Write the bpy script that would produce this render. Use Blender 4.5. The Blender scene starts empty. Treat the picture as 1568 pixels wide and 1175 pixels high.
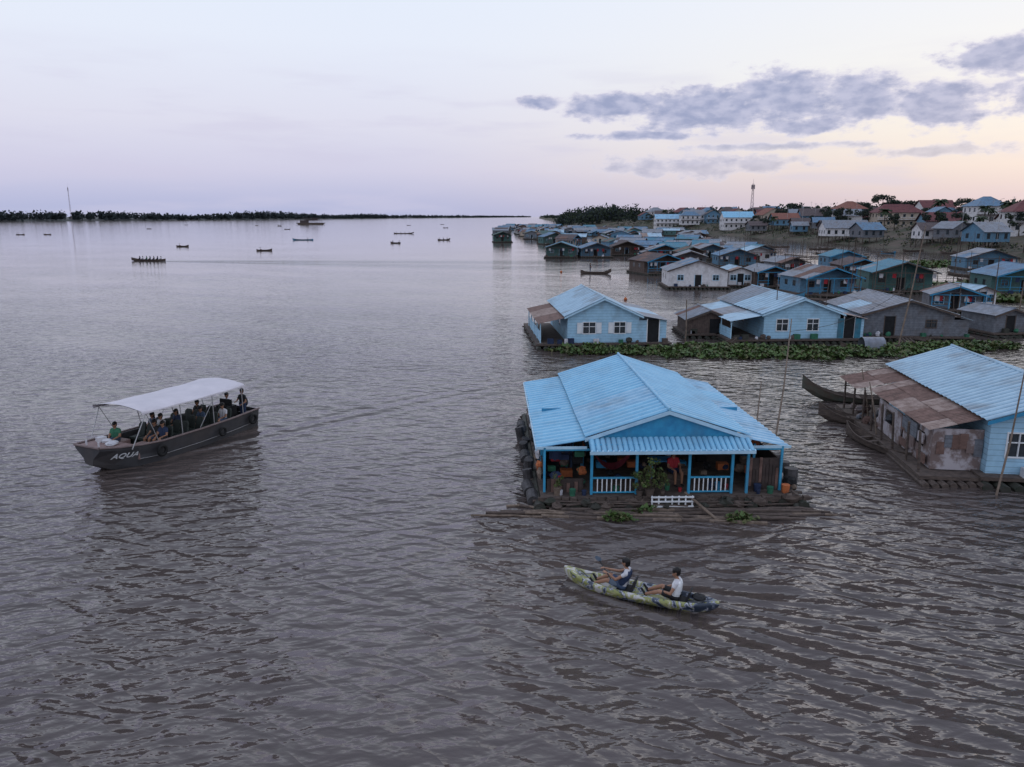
import bpy, math, random
import numpy as np
from mathutils import Vector, Matrix
random.seed(7); np.random.seed(7)
R=math.radians
scene=bpy.context.scene
COL=scene.collection
scene.view_settings.view_transform='Standard'
scene.view_settings.look='None'
scene.view_settings.exposure=0

# ------------------------------------------------------------------ materials
MATS={}
def mat(name,c1,c2=None,rough=.75,scale=3.0,amt=(.35,.65),bump=0.0,planks=None,plankax='Z',stretch=(1,1,1),metal=0,grime=0.0,spec=.3):
    if name in MATS: return MATS[name]
    m=bpy.data.materials.new(name); m.use_nodes=True
    nt=m.node_tree; N=nt.nodes; L=nt.links
    b=N['Principled BSDF']; b.inputs['Roughness'].default_value=rough; b.inputs['Metallic'].default_value=metal
    b.inputs['Specular IOR Level'].default_value=spec
    if c2 is None: c2=tuple(x*.7 for x in c1)
    tc=N.new('ShaderNodeTexCoord'); mp=N.new('ShaderNodeMapping'); mp.inputs['Scale'].default_value=stretch
    L.new(tc.outputs['Object'],mp.inputs['Vector'])
    no=N.new('ShaderNodeTexNoise'); no.inputs['Scale'].default_value=scale; no.inputs['Detail'].default_value=4; no.inputs['Roughness'].default_value=.65
    L.new(mp.outputs[0],no.inputs['Vector'])
    cr=N.new('ShaderNodeMapRange'); cr.inputs['From Min'].default_value=amt[0]; cr.inputs['From Max'].default_value=amt[1]
    L.new(no.outputs['Fac'],cr.inputs['Value'])
    mx=N.new('ShaderNodeMix'); mx.data_type='RGBA'
    mx.inputs[6].default_value=(*c1,1); mx.inputs[7].default_value=(*c2,1)
    L.new(cr.outputs[0],mx.inputs[0])
    out=mx.outputs[2]; hsrc=no.outputs['Fac']
    if grime>0:
        n2=N.new('ShaderNodeTexNoise'); n2.inputs['Scale'].default_value=scale*.35; n2.inputs['Detail'].default_value=5
        mp2=N.new('ShaderNodeMapping'); mp2.inputs['Location'].default_value=(7,3,1); L.new(tc.outputs['Object'],mp2.inputs[0]); L.new(mp2.outputs[0],n2.inputs['Vector'])
        r2=N.new('ShaderNodeMapRange'); r2.inputs['From Min'].default_value=.5; r2.inputs['From Max'].default_value=.72; r2.inputs['To Max'].default_value=grime
        L.new(n2.outputs['Fac'],r2.inputs['Value'])
        m2=N.new('ShaderNodeMix'); m2.data_type='RGBA'; m2.inputs[7].default_value=(.12,.085,.065,1)
        L.new(r2.outputs[0],m2.inputs[0]); L.new(out,m2.inputs[6]); out=m2.outputs[2]
    if planks:
        sx=N.new('ShaderNodeSeparateXYZ'); L.new(tc.outputs['Object'],sx.inputs[0])
        fr=N.new('ShaderNodeMath'); fr.operation='MULTIPLY'; fr.inputs[1].default_value=1.0/planks
        if plankax=='H':
            ad=N.new('ShaderNodeMath'); ad.operation='ADD'; L.new(sx.outputs['X'],ad.inputs[0]); L.new(sx.outputs['Y'],ad.inputs[1]); L.new(ad.outputs[0],fr.inputs[0])
        else: L.new(sx.outputs[plankax],fr.inputs[0])
        f2=N.new('ShaderNodeMath'); f2.operation='FRACT'; L.new(fr.outputs[0],f2.inputs[0])
        f3=N.new('ShaderNodeMath'); f3.operation='LESS_THAN'; f3.inputs[1].default_value=.12; L.new(f2.outputs[0],f3.inputs[0])
        f4=N.new('ShaderNodeMath'); f4.operation='MULTIPLY'; f4.inputs[1].default_value=.55; L.new(f3.outputs[0],f4.inputs[0])
        m3=N.new('ShaderNodeMix'); m3.data_type='RGBA'; m3.inputs[7].default_value=tuple(x*.35 for x in c1)+(1,)
        L.new(f4.outputs[0],m3.inputs[0]); L.new(out,m3.inputs[6]); out=m3.outputs[2]
        hsrc=f2.outputs[0]
    L.new(out,b.inputs['Base Color'])
    if bump>0:
        bp=N.new('ShaderNodeBump'); bp.inputs['Strength'].default_value=.6; bp.inputs['Distance'].default_value=bump
        L.new(hsrc,bp.inputs['Height']); L.new(bp.outputs[0],b.inputs['Normal'])
    MATS[name]=m; return m

BLUE1=mat('roof_blue_paint',(.23,.49,.68),(.18,.41,.60),rough=.45,scale=2,grime=.2)
BLUE2=mat('roof_blue_paint_faded',(.30,.50,.66),(.19,.38,.55),rough=.5,scale=2,grime=.5)
BLUE1V=mat('roof_blue_paint_groove',(.085,.24,.39),(.06,.18,.31),rough=.7,scale=2,grime=.4)  # darker blue paints rib shade into the roof valleys, plus some grime
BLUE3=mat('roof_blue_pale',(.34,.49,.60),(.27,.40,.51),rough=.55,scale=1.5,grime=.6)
BLUE3V=mat('roof_blue_pale_groove',(.17,.28,.37),(.13,.21,.28),rough=.7,scale=1.5,grime=.7)  # rib shade of the pale roofs set in as darker colour, with grime
WHITEEDGE=mat('pale_blue_trim',(.45,.66,.80),(.36,.55,.70),rough=.5)
TRIM=mat('turquoise_trim_paint',(.04,.28,.48),(.03,.20,.38),rough=.5,grime=.3)
TEAL=mat('teal_roof',(.045,.20,.29),(.03,.14,.21),rough=.55,grime=.5)
GREY=mat('zinc_roof_grey',(.22,.24,.285),(.13,.145,.175),rough=.5,scale=2,grime=.6)
RUST=mat('rusty_tin',(.20,.12,.10),(.10,.06,.05),rough=.8,scale=3)
RUST2=mat('rusty_tin_pale',(.34,.26,.23),(.18,.12,.10),rough=.8,scale=2.5)
MAROON=mat('maroon_tile_roof',(.16,.055,.055),(.10,.035,.04),rough=.8,scale=1)
TERRA=mat('terracotta_tile_roof',(.24,.10,.075),(.17,.07,.055),rough=.8,scale=1)
BROWNR=mat('brown_roof',(.12,.09,.09),(.07,.055,.058),rough=.8,scale=2)
GREENR=mat('green_roof',(.045,.11,.105),(.03,.07,.07),rough=.6,grime=.5)
DBLUER=mat('slate_blue_roof',(.11,.22,.34),(.08,.14,.22),rough=.6,scale=2,grime=.6)
WBLUE=mat('light_blue_clapboard',(.38,.61,.78),(.32,.53,.70),rough=.6,planks=.22,bump=.015,grime=.35)
WBLUE2=mat('blue_clapboard',(.12,.25,.37),(.08,.18,.28),rough=.6,planks=.22,bump=.015,grime=.5)
WGREY=mat('weathered_wood_wall',(.19,.20,.23),(.11,.115,.13),rough=.85,planks=.2,bump=.015,grime=.5)
WBROWN=mat('brown_wood_wall',(.125,.09,.078),(.07,.05,.045),rough=.85,planks=.2,plankax='H',bump=.015)
WWHITE=mat('whitewashed_wall',(.68,.66,.68),(.54,.52,.53),rough=.7,grime=.4)
WCREAM=mat('cream_wall',(.46,.38,.31),(.35,.29,.24),rough=.7,grime=.4)
WGREEN=mat('green_painted_wall',(.07,.16,.155),(.05,.11,.11),rough=.7,planks=.22,grime=.4)
WPATCH=mat('patched_tin_wall',(.42,.38,.40),(.18,.13,.12),rough=.7,scale=1.6,amt=(.42,.56))
WOOD=mat('old_wood',(.12,.09,.075),(.06,.045,.04),rough=.85,scale=4,stretch=(1,1,4))
WOODL=mat('pale_bamboo',(.22,.165,.13),(.11,.08,.06),rough=.8,scale=4)
DARK=mat('dark_interior',(.02,.02,.023),(.012,.012,.013),rough=.9)  # near-black colour stands in for unlit indoor shade
DRUM=mat('algae_drum',(.05,.045,.04),(.03,.035,.025),rough=.7)
GLASS=mat('window_glass',(.03,.04,.05),(.02,.025,.03),rough=.12,spec=.6)
WHITE=mat('white_paint',(.76,.77,.79),(.62,.63,.66),rough=.5)
LEAF=mat('leaf_green',(.045,.065,.03),(.02,.032,.02),rough=.8,scale=.6)
LEAFD=mat('leaf_dark_distant',(.030,.040,.042),(.020,.028,.032),rough=.9,scale=.02)  # bluish tint puts distance haze into the leaf colour
HYA=mat('hyacinth_green',(.09,.145,.035),(.045,.08,.025),rough=.6,scale=1.2)
HYA2=mat('hyacinth_olive',(.12,.12,.045),(.06,.065,.03),rough=.65,scale=2)
BARK=mat('bark',(.10,.08,.065),(.05,.04,.035),rough=.9)
RED=mat('red_cloth',(.40,.03,.04),(.25,.02,.03))
ORANGE=mat('orange_cloth',(.50,.15,.05),(.32,.09,.04))
GREENC=mat('green_net',(.04,.16,.09),(.02,.09,.06))
WCLOTH=mat('pale_cloth',(.6,.58,.6),(.42,.42,.46))
NAVY=mat('navy_cloth',(.025,.04,.09),(.015,.025,.06))
BLACKC=mat('black_cloth',(.02,.02,.022),(.012,.012,.014))
SKIN=mat('skin',(.32,.17,.11),(.26,.13,.08),rough=.55)
HAIR=mat('black_hair',(.012,.01,.01),(.008,.007,.007),rough=.5)
DENIM=mat('denim',(.06,.09,.15),(.04,.06,.11))
TYRE=mat('tyre_rubber',(.015,.015,.016),(.01,.01,.01),rough=.8)
METAL=mat('pale_metal_pole',(.45,.44,.45),(.35,.34,.35),rough=.4,metal=.3)

# ------------------------------------------------------------------ mesh builder
def V(*a): return Vector(a)
class MB:
    def __init__(s): s.v=[]; s.f=[]; s.m=[]
    def add(s,vs,fs,mi=0):
        o=len(s.v); s.v.extend([tuple(p) for p in vs])
        for f in fs: s.f.append(tuple(i+o for i in f)); s.m.append(mi)
    def box(s,x0,x1,y0,y1,z0,z1,mi=0):
        s.add([(x0,y0,z0),(x1,y0,z0),(x1,y1,z0),(x0,y1,z0),(x0,y0,z1),(x1,y0,z1),(x1,y1,z1),(x0,y1,z1)],
              [(0,3,2,1),(4,5,6,7),(0,1,5,4),(1,2,6,5),(2,3,7,6),(3,0,4,7)],mi)
    def tube(s,p,q,r0,r1=None,n=6,mi=0):
        p=Vector(p);q=Vector(q); r1=r0 if r1 is None else r1
        d=(q-p).normalized(); a=d.orthogonal().normalized(); b=d.cross(a)
        vs=[]
        for c,r in((p,r0),(q,r1)):
            for i in range(n):
                t=2*math.pi*i/n; vs.append(c+(a*math.cos(t)+b*math.sin(t))*r)
        fs=[(i,(i+1)%n,n+(i+1)%n,n+i) for i in range(n)]+[tuple(range(n))[::-1],tuple(range(n,2*n))]
        s.add(vs,fs,mi)
    def poly(s,pts,mi=0): s.add(pts,[tuple(range(len(pts)))],mi)
    def prism_y(s,pts,y0,y1,mi=0):
        n=len(pts); vs=[(x,y0,z) for x,z in pts]+[(x,y1,z) for x,z in pts]
        s.add(vs,[tuple(range(n)),tuple(range(n,2*n))[::-1]]+[(i,n+i,n+(i+1)%n,(i+1)%n) for i in range(n)],mi)
    def corr(s,a,b,c,d,pitch=.2,amp=.022,nm=1,rowlen=2.5,wts=None,groove=None):
        a,b,c,d=map(Vector,(a,b,c,d))
        n=max(3,int((b-a).length/pitch)); nr=(b-a).cross(d-a).normalized()
        if nr.z<0: nr=-nr
        rows=max(1,round(((d-a).length+(c-b).length)/2/rowlen))
        for r in range(rows):
            t0=r/rows; t1=(r+1)/rows+(.02 if r<rows-1 else 0)
            cur=0; vs=[]; cols=0; mis=[]
            for i in range(n+1):
                if i%5==0:
                    cur=random.choices(range(nm),weights=wts)[0] if nm>1 else 0; lift=random.uniform(0,.012); t0j=t0-(random.uniform(0,.012) if r==0 else 0)
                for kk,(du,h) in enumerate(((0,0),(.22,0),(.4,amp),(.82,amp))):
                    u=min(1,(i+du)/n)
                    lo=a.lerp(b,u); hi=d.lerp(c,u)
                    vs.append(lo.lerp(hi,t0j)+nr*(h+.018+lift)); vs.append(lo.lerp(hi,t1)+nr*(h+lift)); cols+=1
                    mis.append(groove if (groove is not None and kk in(0,)) else cur)  # valley faces take the darker colour that draws rib shade
                    if u>=1: break
            o=len(s.v); s.v.extend([tuple(p) for p in vs])
            for k in range(cols-1):
                s.f.append((o+2*k,o+2*k+2,o+2*k+3,o+2*k+1)); s.m.append(mis[k])
    def blob(s,c,r,mi=0,seed=0,n=8,jit=.12):
        c=Vector(c); rs=r if hasattr(r,'__len__') else (r,r,r)
        rnd=random.Random(seed); vs=[];fs=[]
        m=n//2+1
        for j in range(m+1):
            ph=math.pi*j/m
            for i in range(n):
                t=2*math.pi*i/n; k=1+rnd.uniform(-jit,jit)
                vs.append(c+Vector((rs[0]*math.sin(ph)*math.cos(t)*k,rs[1]*math.sin(ph)*math.sin(t)*k,rs[2]*math.cos(ph)*k)))
        for j in range(m):
            for i in range(n): fs.append((j*n+i,(j+1)*n+i,(j+1)*n+(i+1)%n,j*n+(i+1)%n))
        s.add(vs,fs,mi)
    def torus(s,c,r,rr,axis,mi=0,n=14,k=6):
        c=Vector(c); ax=Vector(axis).normalized(); a=ax.orthogonal().normalized(); b=ax.cross(a); vs=[];fs=[]
        for i in range(n):
            t=2*math.pi*i/n; d=a*math.cos(t)+b*math.sin(t)
            for j in range(k):
                p=2*math.pi*j/k; vs.append(c+d*(r+rr*math.cos(p))+ax*rr*math.sin(p))
        for i in range(n):
            for j in range(k): fs.append((i*k+j,((i+1)%n)*k+j,((i+1)%n)*k+(j+1)%k,i*k+(j+1)%k))
        s.add(vs,fs,mi)
    def wall_x(s,y,x0,x1,z0,z1,th=.06,ops=(),mi=0):
        ops=sorted(ops); cx=x0
        for (xa,xb,za,zb) in ops:
            if xa>cx: s.box(cx,xa,y,y+th,z0,z1,mi)
            if za>z0: s.box(xa,xb,y,y+th,z0,za,mi)
            if zb<z1: s.box(xa,xb,y,y+th,zb,z1,mi)
            cx=xb
        if cx<x1: s.box(cx,x1,y,y+th,z0,z1,mi)
    def wall_y(s,x,y0,y1,z0,z1,th=.06,ops=(),mi=0):
        ops=sorted(ops); cy=y0
        for (ya,yb,za,zb) in ops:
            if ya>cy: s.box(x,x+th,cy,ya,z0,z1,mi)
            if za>z0: s.box(x,x+th,ya,yb,z0,za,mi)
            if zb<z1: s.box(x,x+th,ya,yb,zb,z1,mi)
            cy=yb
        if cy<y1: s.box(x,x+th,cy,y1,z0,z1,mi)
    def obj(s,name,mats,parent=None,smooth=False,loc=None,rot=None):
        me=bpy.data.meshes.new(name); me.from_pydata(s.v,[],s.f)
        if not isinstance(mats,(list,tuple)): mats=[mats]
        for m in mats: me.materials.append(m)
        if len(mats)>1: me.polygons.foreach_set('material_index',np.array(s.m,dtype=np.int32))
        if smooth: me.polygons.foreach_set('use_smooth',[True]*len(s.f))
        me.update()
        o=bpy.data.objects.new(name,me); COL.objects.link(o)
        if parent: o.parent=parent
        if loc is not None: o.location=loc
        if rot is not None: o.rotation_euler=rot
        return o
def empty(name,loc,rz=0):
    e=bpy.data.objects.new(name,None); COL.objects.link(e); e.location=loc; e.rotation_euler=(0,0,R(rz)); e.empty_display_size=.5
    return e

# ------------------------------------------------------------------ world / sky
w=bpy.data.worlds.new('World'); scene.world=w; w.use_nodes=True
nt=w.node_tree; N=nt.nodes; L=nt.links; N.clear()
def link(a,i):
    if isinstance(a,(int,float)): i.default_value=a
    else: L.new(a,i)
def M(op,a,b=None,c=None,clamp=False):
    n=N.new('ShaderNodeMath'); n.operation=op; n.use_clamp=clamp
    link(a,n.inputs[0])
    if b is not None: link(b,n.inputs[1])
    if c is not None: link(c,n.inputs[2])
    return n.outputs[0]
def SS(v,a,b,ta=0,tb=1):
    n=N.new('ShaderNodeMapRange'); n.interpolation_type='SMOOTHSTEP'; link(v,n.inputs[0])
    n.inputs[1].default_value=a;n.inputs[2].default_value=b;n.inputs[3].default_value=ta;n.inputs[4].default_value=tb
    return n.outputs[0]
def MIX(f,a,b):
    n=N.new('ShaderNodeMix'); n.data_type='RGBA'; link(f,n.inputs[0])
    for x,i in((a,6),(b,7)):
        if isinstance(x,tuple): n.inputs[i].default_value=(*x,1)
        else: L.new(x,n.inputs[i])
    return n.outputs[2]
tc=N.new('ShaderNodeTexCoord'); sp=N.new('ShaderNodeSeparateXYZ'); L.new(tc.outputs['Generated'],sp.inputs[0])
az=M('MULTIPLY',M('ARCTAN2',sp.outputs['X'],sp.outputs['Y']),57.2958)
el=M('MULTIPLY',M('ARCSINE',sp.outputs['Z']),57.2958)
def ramp(f,stops):
    n=N.new('ShaderNodeValToRGB'); L.new(f,n.inputs[0]); e=n.color_ramp.elements
    while len(e)>1: e.remove(e[0])
    e[0].position=stops[0][0]; e[0].color=(*stops[0][1],1)
    for p,c in stops[1:]:
        x=e.new(p); x.color=(*c,1)
    return n.outputs[0]
e90=M('DIVIDE',el,90.0,clamp=True)
cool=ramp(e90,[(0,(.43,.47,.69)),(.014,(.50,.52,.73)),(.035,(.63,.62,.79)),(.07,(.73,.73,.86)),(.13,(.79,.84,.96)),(.22,(.77,.86,1.0)),(.45,(.70,.80,1.0)),(1,(.62,.71,.98))])
warm=ramp(e90,[(0,(.57,.50,.61)),(.014,(.68,.58,.63)),(.035,(.84,.73,.69)),(.06,(.90,.83,.77)),(.1,(.90,.89,.88)),(.16,(.86,.89,.96)),(.25,(.80,.88,1.0)),(.45,(.70,.80,1.0)),(1,(.62,.71,.98))])
wf=M('MULTIPLY',SS(az,-12,28),SS(az,60,120,1,0))
grad=MIX(wf,cool,warm)
cv=N.new('ShaderNodeCombineXYZ'); L.new(M('MULTIPLY',az,.48),cv.inputs[0]); L.new(M('MULTIPLY',el,.95),cv.inputs[1])
no=N.new('ShaderNodeTexNoise'); no.inputs['Scale'].default_value=1.0; no.inputs['Detail'].default_value=8; no.inputs['Roughness'].default_value=.6
L.new(cv.outputs[0],no.inputs['Vector'])
blobs=[(7.5,7.6,5.4,1.1),(13.5,7.2,6.2,1.9),(18.5,7.7,4.6,2.3),(23.6,7.6,3.6,1.8),(28,6.8,3.6,1.7),(31.5,9.4,4.4,1.3),(34,7,4,1.6),(2.4,7.9,2.2,.6),(13,3.5,11,1.2),(21,6.0,5,1.0),(28,4.1,6,.6),(9,5.6,7,.5),(18,4.7,9,.45),(75,8,14,2.4)]
mx=None
for a,e,ra,re in blobs:
    dx=M('DIVIDE',M('SUBTRACT',az,a),ra); dy=M('DIVIDE',M('SUBTRACT',el,e),re)
    dd=M('SUBTRACT',1.0,M('SQRT',M('ADD',M('MULTIPLY',dx,dx),M('MULTIPLY',dy,dy))))
    if e in(3.5,4.1,6.0,5.6,4.7): dd=M('SUBTRACT',dd,.22)
    mx=dd if mx is None else M('MAXIMUM',mx,dd)
mx=M('MAXIMUM',mx,-.7)
dens=M('ADD',M('MULTIPLY',mx,1.5),M('MULTIPLY',M('SUBTRACT',no.outputs['Fac'],.48),2.8))
cf=SS(dens,.0,.5)
no2=N.new('ShaderNodeTexNoise'); no2.inputs['Scale'].default_value=1.6; no2.inputs['Detail'].default_value=6
mp=N.new('ShaderNodeMapping'); mp.inputs['Location'].default_value=(0,-.25,5); L.new(cv.outputs[0],mp.inputs[0]); L.new(mp.outputs[0],no2.inputs['Vector'])
ccol=MIX(SS(no2.outputs['Fac'],.32,.68),(.30,.345,.54),(.49,.51,.69))
ccol=MIX(SS(dens,.1,.9,1,0),ccol,(.73,.71,.83))
lowthin=SS(el,4.2,5.6,.55,.94)
cf2=M('MULTIPLY',cf,lowthin)
cw=N.new('ShaderNodeCombineXYZ'); L.new(M('MULTIPLY',az,.09),cw.inputs[0]); L.new(M('MULTIPLY',el,.6),cw.inputs[1])
no3=N.new('ShaderNodeTexNoise'); no3.inputs['Scale'].default_value=1; no3.inputs['Detail'].default_value=6; L.new(cw.outputs[0],no3.inputs['Vector'])
grad=MIX(M('MULTIPLY',M('MULTIPLY',SS(no3.outputs['Fac'],.46,.68),SS(el,7,12,1,0)),.42),grad,(.62,.60,.77))
col=MIX(cf2,grad,ccol)
sky=N.new('ShaderNodeTexSky'); sky.sky_type='NISHITA'; sky.sun_disc=False; sky.sun_elevation=R(8); sky.sun_rotation=R(40); sky.dust_density=1.0
sc=N.new('ShaderNodeVectorMath'); sc.operation='SCALE'; sc.inputs['Scale'].default_value=10.2; L.new(col,sc.inputs[0])
fin=MIX(.975,sky.outputs[0],sc.outputs[0])
bg=N.new('ShaderNodeBackground'); bg.inputs['Strength'].default_value=.1; L.new(fin,bg.inputs[0])
wo=N.new('ShaderNodeOutputWorld'); L.new(bg.outputs[0],wo.inputs[0])

sd=bpy.data.lights.new('sun','SUN'); sd.energy=.25; sd.angle=R(50); sd.color=(1,.90,.84)
so=bpy.data.objects.new('sun',sd); COL.objects.link(so)
dirv=Vector((math.sin(R(40))*math.cos(R(22)),math.cos(R(40))*math.cos(R(22)),math.sin(R(22))))
so.rotation_euler=dirv.to_track_quat('Z','Y').to_euler(); so.location=(0,0,60)

# ------------------------------------------------------------------ camera
cd=bpy.data.cameras.new('camera'); cd.sensor_width=36; cd.lens=26.68; cd.clip_end=60000; cd.clip_start=.1
co=bpy.data.objects.new('camera',cd); COL.objects.link(co); co.location=(0,0,10); co.rotation_euler=(R(90-12.4),0,0)
scene.camera=co

# ------------------------------------------------------------------ water
def water_mat():
    m=bpy.data.materials.new('river_water'); m.use_nodes=True
    nt=m.node_tree; N=nt.nodes; L=nt.links; b=N['Principled BSDF']
    def link(a,i):
        if isinstance(a,(int,float)): i.default_value=a
        else: L.new(a,i)
    def M(op,a,b=None,c=None,clamp=False):
        n=N.new('ShaderNodeMath'); n.operation=op; n.use_clamp=clamp; link(a,n.inputs[0])
        if b is not None: link(b,n.inputs[1])
        if c is not None: link(c,n.inputs[2])
        return n.outputs[0]
    g=N.new('ShaderNodeNewGeometry'); xyz=N.new('ShaderNodeSeparateXYZ'); L.new(g.outputs['Position'],xyz.inputs[0]); px,py=xyz.outputs['X'],xyz.outputs['Y']
    def noise(scale,rot,st,det,rgh=.5,dist=0):
        mp=N.new('ShaderNodeMapping'); mp.vector_type='TEXTURE'; mp.inputs['Rotation'].default_value=(0,0,R(rot)); mp.inputs['Scale'].default_value=(st[0],st[1],1)
        L.new(g.outputs['Position'],mp.inputs[0])
        n=N.new('ShaderNodeTexNoise'); n.inputs['Scale'].default_value=scale; n.inputs['Detail'].default_value=det; n.inputs['Roughness'].default_value=rgh; n.inputs['Distortion'].default_value=dist
        L.new(mp.outputs[0],n.inputs['Vector']); return n.outputs['Fac']
    def ridge(x): return M('SUBTRACT',1.0,M('ABSOLUTE',M('SUBTRACT',M('MULTIPLY',x,2.0),1.0)))
    big=noise(.22,-25,(1.7,1),1)
    a=noise(.9,-24,(2.0,.8),2,.45,.35)
    c=noise(1.5,16,(1.7,.75),2,.45,.3)
    f=noise(4.6,-10,(1.5,.8),2,.5)
    patch=noise(.06,-30,(2,1),2)
    pm=N.new('ShaderNodeMapRange'); pm.inputs[1].default_value=.35; pm.inputs[2].default_value=.65; pm.inputs[3].default_value=.55; pm.inputs[4].default_value=1.35; L.new(patch,pm.inputs[0])
    h=M('ADD',M('MULTIPLY',big,.62),M('ADD',M('MULTIPLY',ridge(a),.28),M('ADD',M('MULTIPLY',c,.32),M('MULTIPLY',f,.05))))
    yy=M('DIVIDE',M('MAXIMUM',py,0.0),40.0)
    calm=M('MAXIMUM',M('DIVIDE',1.28,M('ADD',1.0,M('MULTIPLY',yy,yy))),.018)
    h=M('MULTIPLY',M('MULTIPLY',h,pm.outputs[0]),calm)
    def rings(cx,cy,k,amp,fall,r0=0):
        d=N.new('ShaderNodeVectorMath'); d.operation='DISTANCE'; L.new(g.outputs['Position'],d.inputs[0]); d.inputs[1].default_value=(cx,cy,0)
        dd=M('ADD',d.outputs['Value'],M('MULTIPLY',a,1.0))
        s=M('SINE',M('MULTIPLY',dd,k))
        e=M('EXPONENT',M('MULTIPLY',M('ABSOLUTE',M('SUBTRACT',d.outputs['Value'],r0)),-fall))
        return M('MULTIPLY',M('MULTIPLY',s,e),amp)
    def wake(cx,cy,hd,tanA,k,amp,LL,w0=.45):
        dx,dy=math.cos(R(hd)),math.sin(R(hd))
        rx=M('SUBTRACT',px,cx); ry=M('SUBTRACT',py,cy)
        s=M('MULTIPLY',M('ADD',M('MULTIPLY',rx,dx),M('MULTIPLY',ry,dy)),-1.0)
        t=M('ABSOLUTE',M('ADD',M('MULTIPLY',rx,-dy),M('MULTIPLY',ry,dx)))
        arm=M('SUBTRACT',t,M('MULTIPLY',s,tanA)); q=M('DIVIDE',arm,M('ADD',w0,M('MULTIPLY',M('MAXIMUM',s,0.0),.08)))
        env=M('MULTIPLY',M('EXPONENT',M('MULTIPLY',M('MULTIPLY',q,q),-1.0)),M('EXPONENT',M('DIVIDE',M('MAXIMUM',s,0.0),-LL)))
        env=M('MULTIPLY',env,M('GREATER_THAN',s,0.0))
        return M('MULTIPLY',M('MULTIPLY',env,M('COSINE',M('MULTIPLY',M('ADD',arm,M('MULTIPLY',a,.25)),k))),amp)
    h=M('ADD',h,rings(5.8,17.6,4.6,.055,.16,4.5))
    h=M('ADD',h,rings(5.5,28,4.2,.026,.25,6.5))
    h=M('ADD',h,rings(18,30,4.0,.022,.2,6))
    h=M('ADD',h,rings(-12.3,36.2,4.2,.035,.2,4))
    h=M('ADD',h,wake(1.5,19.64,155,.27,6.5,.15,13.0))
    h=M('ADD',h,wake(1.5,19.64,155,.03,10,.08,16.0,.25))
    h=M('ADD',h,wake(-16.8,28.7,-114,.36,4.2,.20,13.0))
    h=M('ADD',h,wake(-83,177,170,.10,1.6,.25,60.0,1.5))
    bp=N.new('ShaderNodeBump'); bp.inputs['Strength'].default_value=1; bp.inputs['Distance'].default_value=1.0; L.new(h,bp.inputs['Height'])
    L.new(bp.outputs[0],b.inputs['Normal'])
    mix=N.new('ShaderNodeMix'); mix.data_type='RGBA'; mix.inputs[6].default_value=(.100,.076,.068,1); mix.inputs[7].default_value=(.074,.060,.057,1)
    L.new(patch,mix.inputs[0]); L.new(mix.outputs[2],b.inputs['Base Color'])
    b.inputs['Roughness'].default_value=.08; b.inputs['IOR'].default_value=1.40; b.inputs['Specular IOR Level'].default_value=.72
    return m
wb=MB(); S=30000
wb.poly([(-S,-2000,0),(S,-2000,0),(S,2*S,0),(-S,2*S,0)])
wb.obj('river_water',water_mat())
gb=MB(); gb.poly([(-S,-2000,-6),(S,-2000,-6),(S,2*S,-6),(-S,2*S,-6)]); gb.obj('river_bed',mat('mud',(.1,.07,.05)))

# ------------------------------------------------------------------ banks
SH=[(-400,120),(100,122),(320,124),(440,118),(520,92),(620,62),(750,42),(900,50),(1500,84),(4000,140),(12000,420)]
def shore(y): return float(np.interp(y,[a for a,b in SH],[b for a,b in SH]))
OFF=[(-10,-3),(-2,-.4),(1,.2),(6,1.3),(12,2.4),(20,4.2),(30,5.6),(45,6.3),(90,6.6),(300,7),(1500,7),(14000,7)]
def tz(x,y):
    return float(np.interp(x-shore(y),[a for a,b in OFF],[b for a,b in OFF]))
tb=MB(); ys=list(np.arange(-400,800,9))+list(np.arange(800,1600,60))+[2000,3000,4000,6000,9000,12000]
offs=[-10,-5,-2,0,1,3,6,9,12,16,20,25,30,37,45,60,90,150,300,1500,14000]
for y in ys:
    for o in offs:
        x=shore(y)+o+(random.uniform(-1.2,1.2) if -5<o<60 else 0)
        tb.v.append((x,y,tz(x,y)+(random.uniform(-.35,.35) if 2<o<100 else 0)))
nc=len(offs)
for j in range(len(ys)-1):
    for i in range(nc-1):
        tb.f.append((j*nc+i,j*nc+i+1,(j+1)*nc+i+1,(j+1)*nc+i)); tb.m.append(0)
tb.obj('river_bank_terrain',mat('bank_earth',(.10,.075,.06),(.045,.05,.03),rough=.95,scale=.12,amt=(.4,.6)),smooth=True)
FB=[(-2600,900),(-1500,1300),(-1056,1620),(-930,2000),(-808,2500),(-760,3400),(-697,4500),(-400,6500),(-60,9500),(300,12000)]
lb=MB()
for i,(x,y) in enumerate(FB):
    lb.v.append((x,y,-1)); lb.v.append((x-20,y+25,4)); lb.v.append((x-4000,y+5000,6))
for i in range(len(FB)-1):
    for k in(0,1): lb.f.append((3*i+k,3*i+k+1,3*i+k+4,3*i+k+3)); lb.m.append(0)
lb.obj('far_bank_terrain',mat('far_bank_earth',(.055,.052,.05),(.035,.042,.04),scale=.01))

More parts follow.
